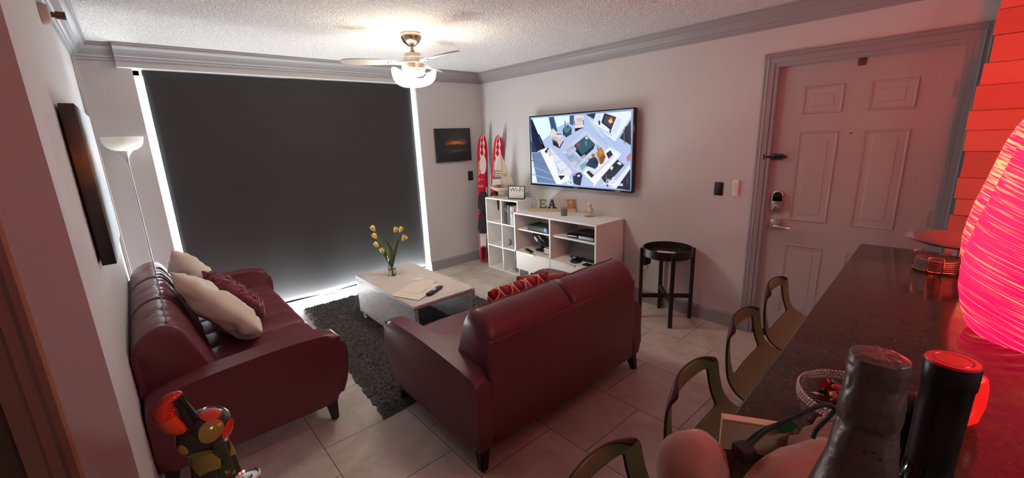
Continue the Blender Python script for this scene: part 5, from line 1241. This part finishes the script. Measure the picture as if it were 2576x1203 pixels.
def patch(name,m_,az,el,sz,sx=1.0):
    mb=MB()
    def g(u,v):
        a=az+(u-.5)*sz*sx; e=el+(v-.5)*sz; rr_=1.015
        s_=(2*u-1)**2+(2*v-1)**2
        if s_>1: k=1/math.sqrt(s_); a=az+(u-.5)*sz*sx*k; e=el+(v-.5)*sz*k
        return hm@Vector((.058*rr_*math.cos(e)*math.cos(a),.052*rr_*math.cos(e)*math.sin(a),.050*rr_*math.sin(e)))
    mb.grid(12,12,g); return mb.build(name,m_,bd)
V_=math.radians(-90)
patch('painted_patch',ol,V_+.35,.25,.95,1.0); patch('painted_patch',ol,V_-.75,-.55,1.05,1.0); patch('painted_patch',rdg,V_+1.05,.75,.8,1.2); patch('painted_patch',ylg,V_-.9,.30,.5)
patch('painted_patch',rdg,V_+.85,-.45,.75,1.3)
MB().ball((.030,-.042,.345),.0045,10,8).build('eye',M('eye_white',(.75,.72,.65),.15),bd)
bk=curve_pts([(-.018,-.012,.395),(-.024,-.016,.425),(-.030,-.018,.455),(-.038,-.02,.478)],6)
MB().tube(bk,.012,14,rad=[.014+.002*math.sin(i*.4) for i in range(len(bk))]).build('beak_core',M('glazed_black',(.012,.016,.018),.12,coat=.6),bd)
b2=curve_pts([(-.036,-.026,.395),(-.052,-.024,.415),(-.061,-.022,.440)],6); MB().tube(b2,.01,14,rad=[.004+.013*math.sin(min(1,(i+1)/8)*PI/2) for i in range(len(b2))]).build('lower_beak',org,bd)
b3=curve_pts([(-.060,-.022,.438),(-.062,-.022,.456),(-.050,-.02,.474),(-.032,-.018,.480)],6); MB().tube(b3,.014,14,rad=[.0165,.018,.0185,.0185,.0185,.018,.0175,.017,.0165,.016,.0155,.015,.014,.0135,.013,.0125,.012,.011,.0085][:len(b3)]).ball((-.033,-.018,.480),.010,12,8).build('upper_beak',rdg,bd)
pl=empty('plinth',(-3.49,-3.42,0),'dark wooden plinth carrying the painted toucan','plinth')
MB().box((-.15,-.15,0),(.15,.15,.608),.004,2).build('body',dark_wood,pl); MB().box((-.165,-.165,.608),(.165,.165,.628),.003,2).build('top',dark_wood,pl)
rj=empty('metal_jar',(-3.452,-3.462,.628),'round chrome lidded jar beside the toucan at the bottom edge','jar')
MB().lathe([(0,0),(.024,0),(.026,.005),(.026,.227),(.024,.234)],seg=32,cap=False).build('body',M('dark_jar',(.03,.02,.02),.2),rj)
MB().lathe([(.026,.230),(.0285,.234),(.0285,.242),(.025,.245),(.022,.240),(.012,.240),(.010,.245),(0,.246)],seg=36,cap=False).build('rim',chrome,rj)

# ------------------------------------------------------------------ light
for k in (50,230):
    point('fan_bulb_light',(-1.755+.115*math.cos(math.radians(k)),-1.435+.115*math.sin(math.radians(k)),CH-.315),FAN_E/2,(1,.68,.38),.02)
# unseen fill lamp added on the ceiling behind the camera for ambient light
kf=empty('fill_light',(-2.6,-6.0,CH),'unseen fill light added on the ceiling behind the camera','light')
MB().lathe([(0,-.06),(.14,-.055),(.19,-.02),(.19,0)],seg=40,cap=False).build('diffuser',EM('fill_diffuser',(1,.96,.95),FILL_L),kf)
area('daylight_door',(-2.16,.62,1.15),(-PI/2,0,0),2.5,2.3,DAY_E,(.86,.94,1))
area('added_sun_strip',(-2.14,.050,.006),(PI+math.radians(25),0,0),2.40,.06,SILL_E,(.93,.98,1))  # added strip lamp standing in for sunlit floor at the blind gap
w=bpy.data.worlds.new('sky'); sc.world=w; w.use_nodes=True; bg=w.node_tree.nodes['Background']
sk=w.node_tree.nodes.new('ShaderNodeTexSky'); sk.sky_type='HOSEK_WILKIE'; sk.turbidity=6; sk.sun_direction=(.4,.5,.75)
mixn=w.node_tree.nodes.new('ShaderNodeMix'); mixn.data_type='RGBA'; mixn.inputs[0].default_value=.7; mixn.inputs[7].default_value=(.9,.96,1,1)
w.node_tree.links.new(sk.outputs[0],mixn.inputs[6]); w.node_tree.links.new(mixn.outputs[2],bg.inputs['Color'])
bg.inputs['Strength'].default_value=SKY
# ------------------------------------------------------------------ camera
cd=bpy.data.cameras.new('camera'); cam=bpy.data.objects.new('camera',cd); col.objects.link(cam)
RR=[0.745752, -0.665193, -0.03704]
DD=[-0.184597, -0.152893, -0.970849]
FF=[0.640138, 0.73085, -0.236813]
CC=[-3.51942, -4.52723, 1.63182]
FPX=1059.954
cd.sensor_width=36; cd.sensor_fit='HORIZONTAL'; cd.lens=36*FPX/2576; cd.clip_start=.02; cd.clip_end=100
m=Matrix((RR,[-v for v in DD],[-v for v in FF])).transposed().to_4x4(); m.translation=CC
cam.matrix_world=m; sc.camera=cam
sc.view_settings.view_transform='Standard'; sc.view_settings.look='None'; sc.view_settings.gamma=1; sc.view_settings.exposure=EXPO
sc.view_settings.use_curve_mapping=False
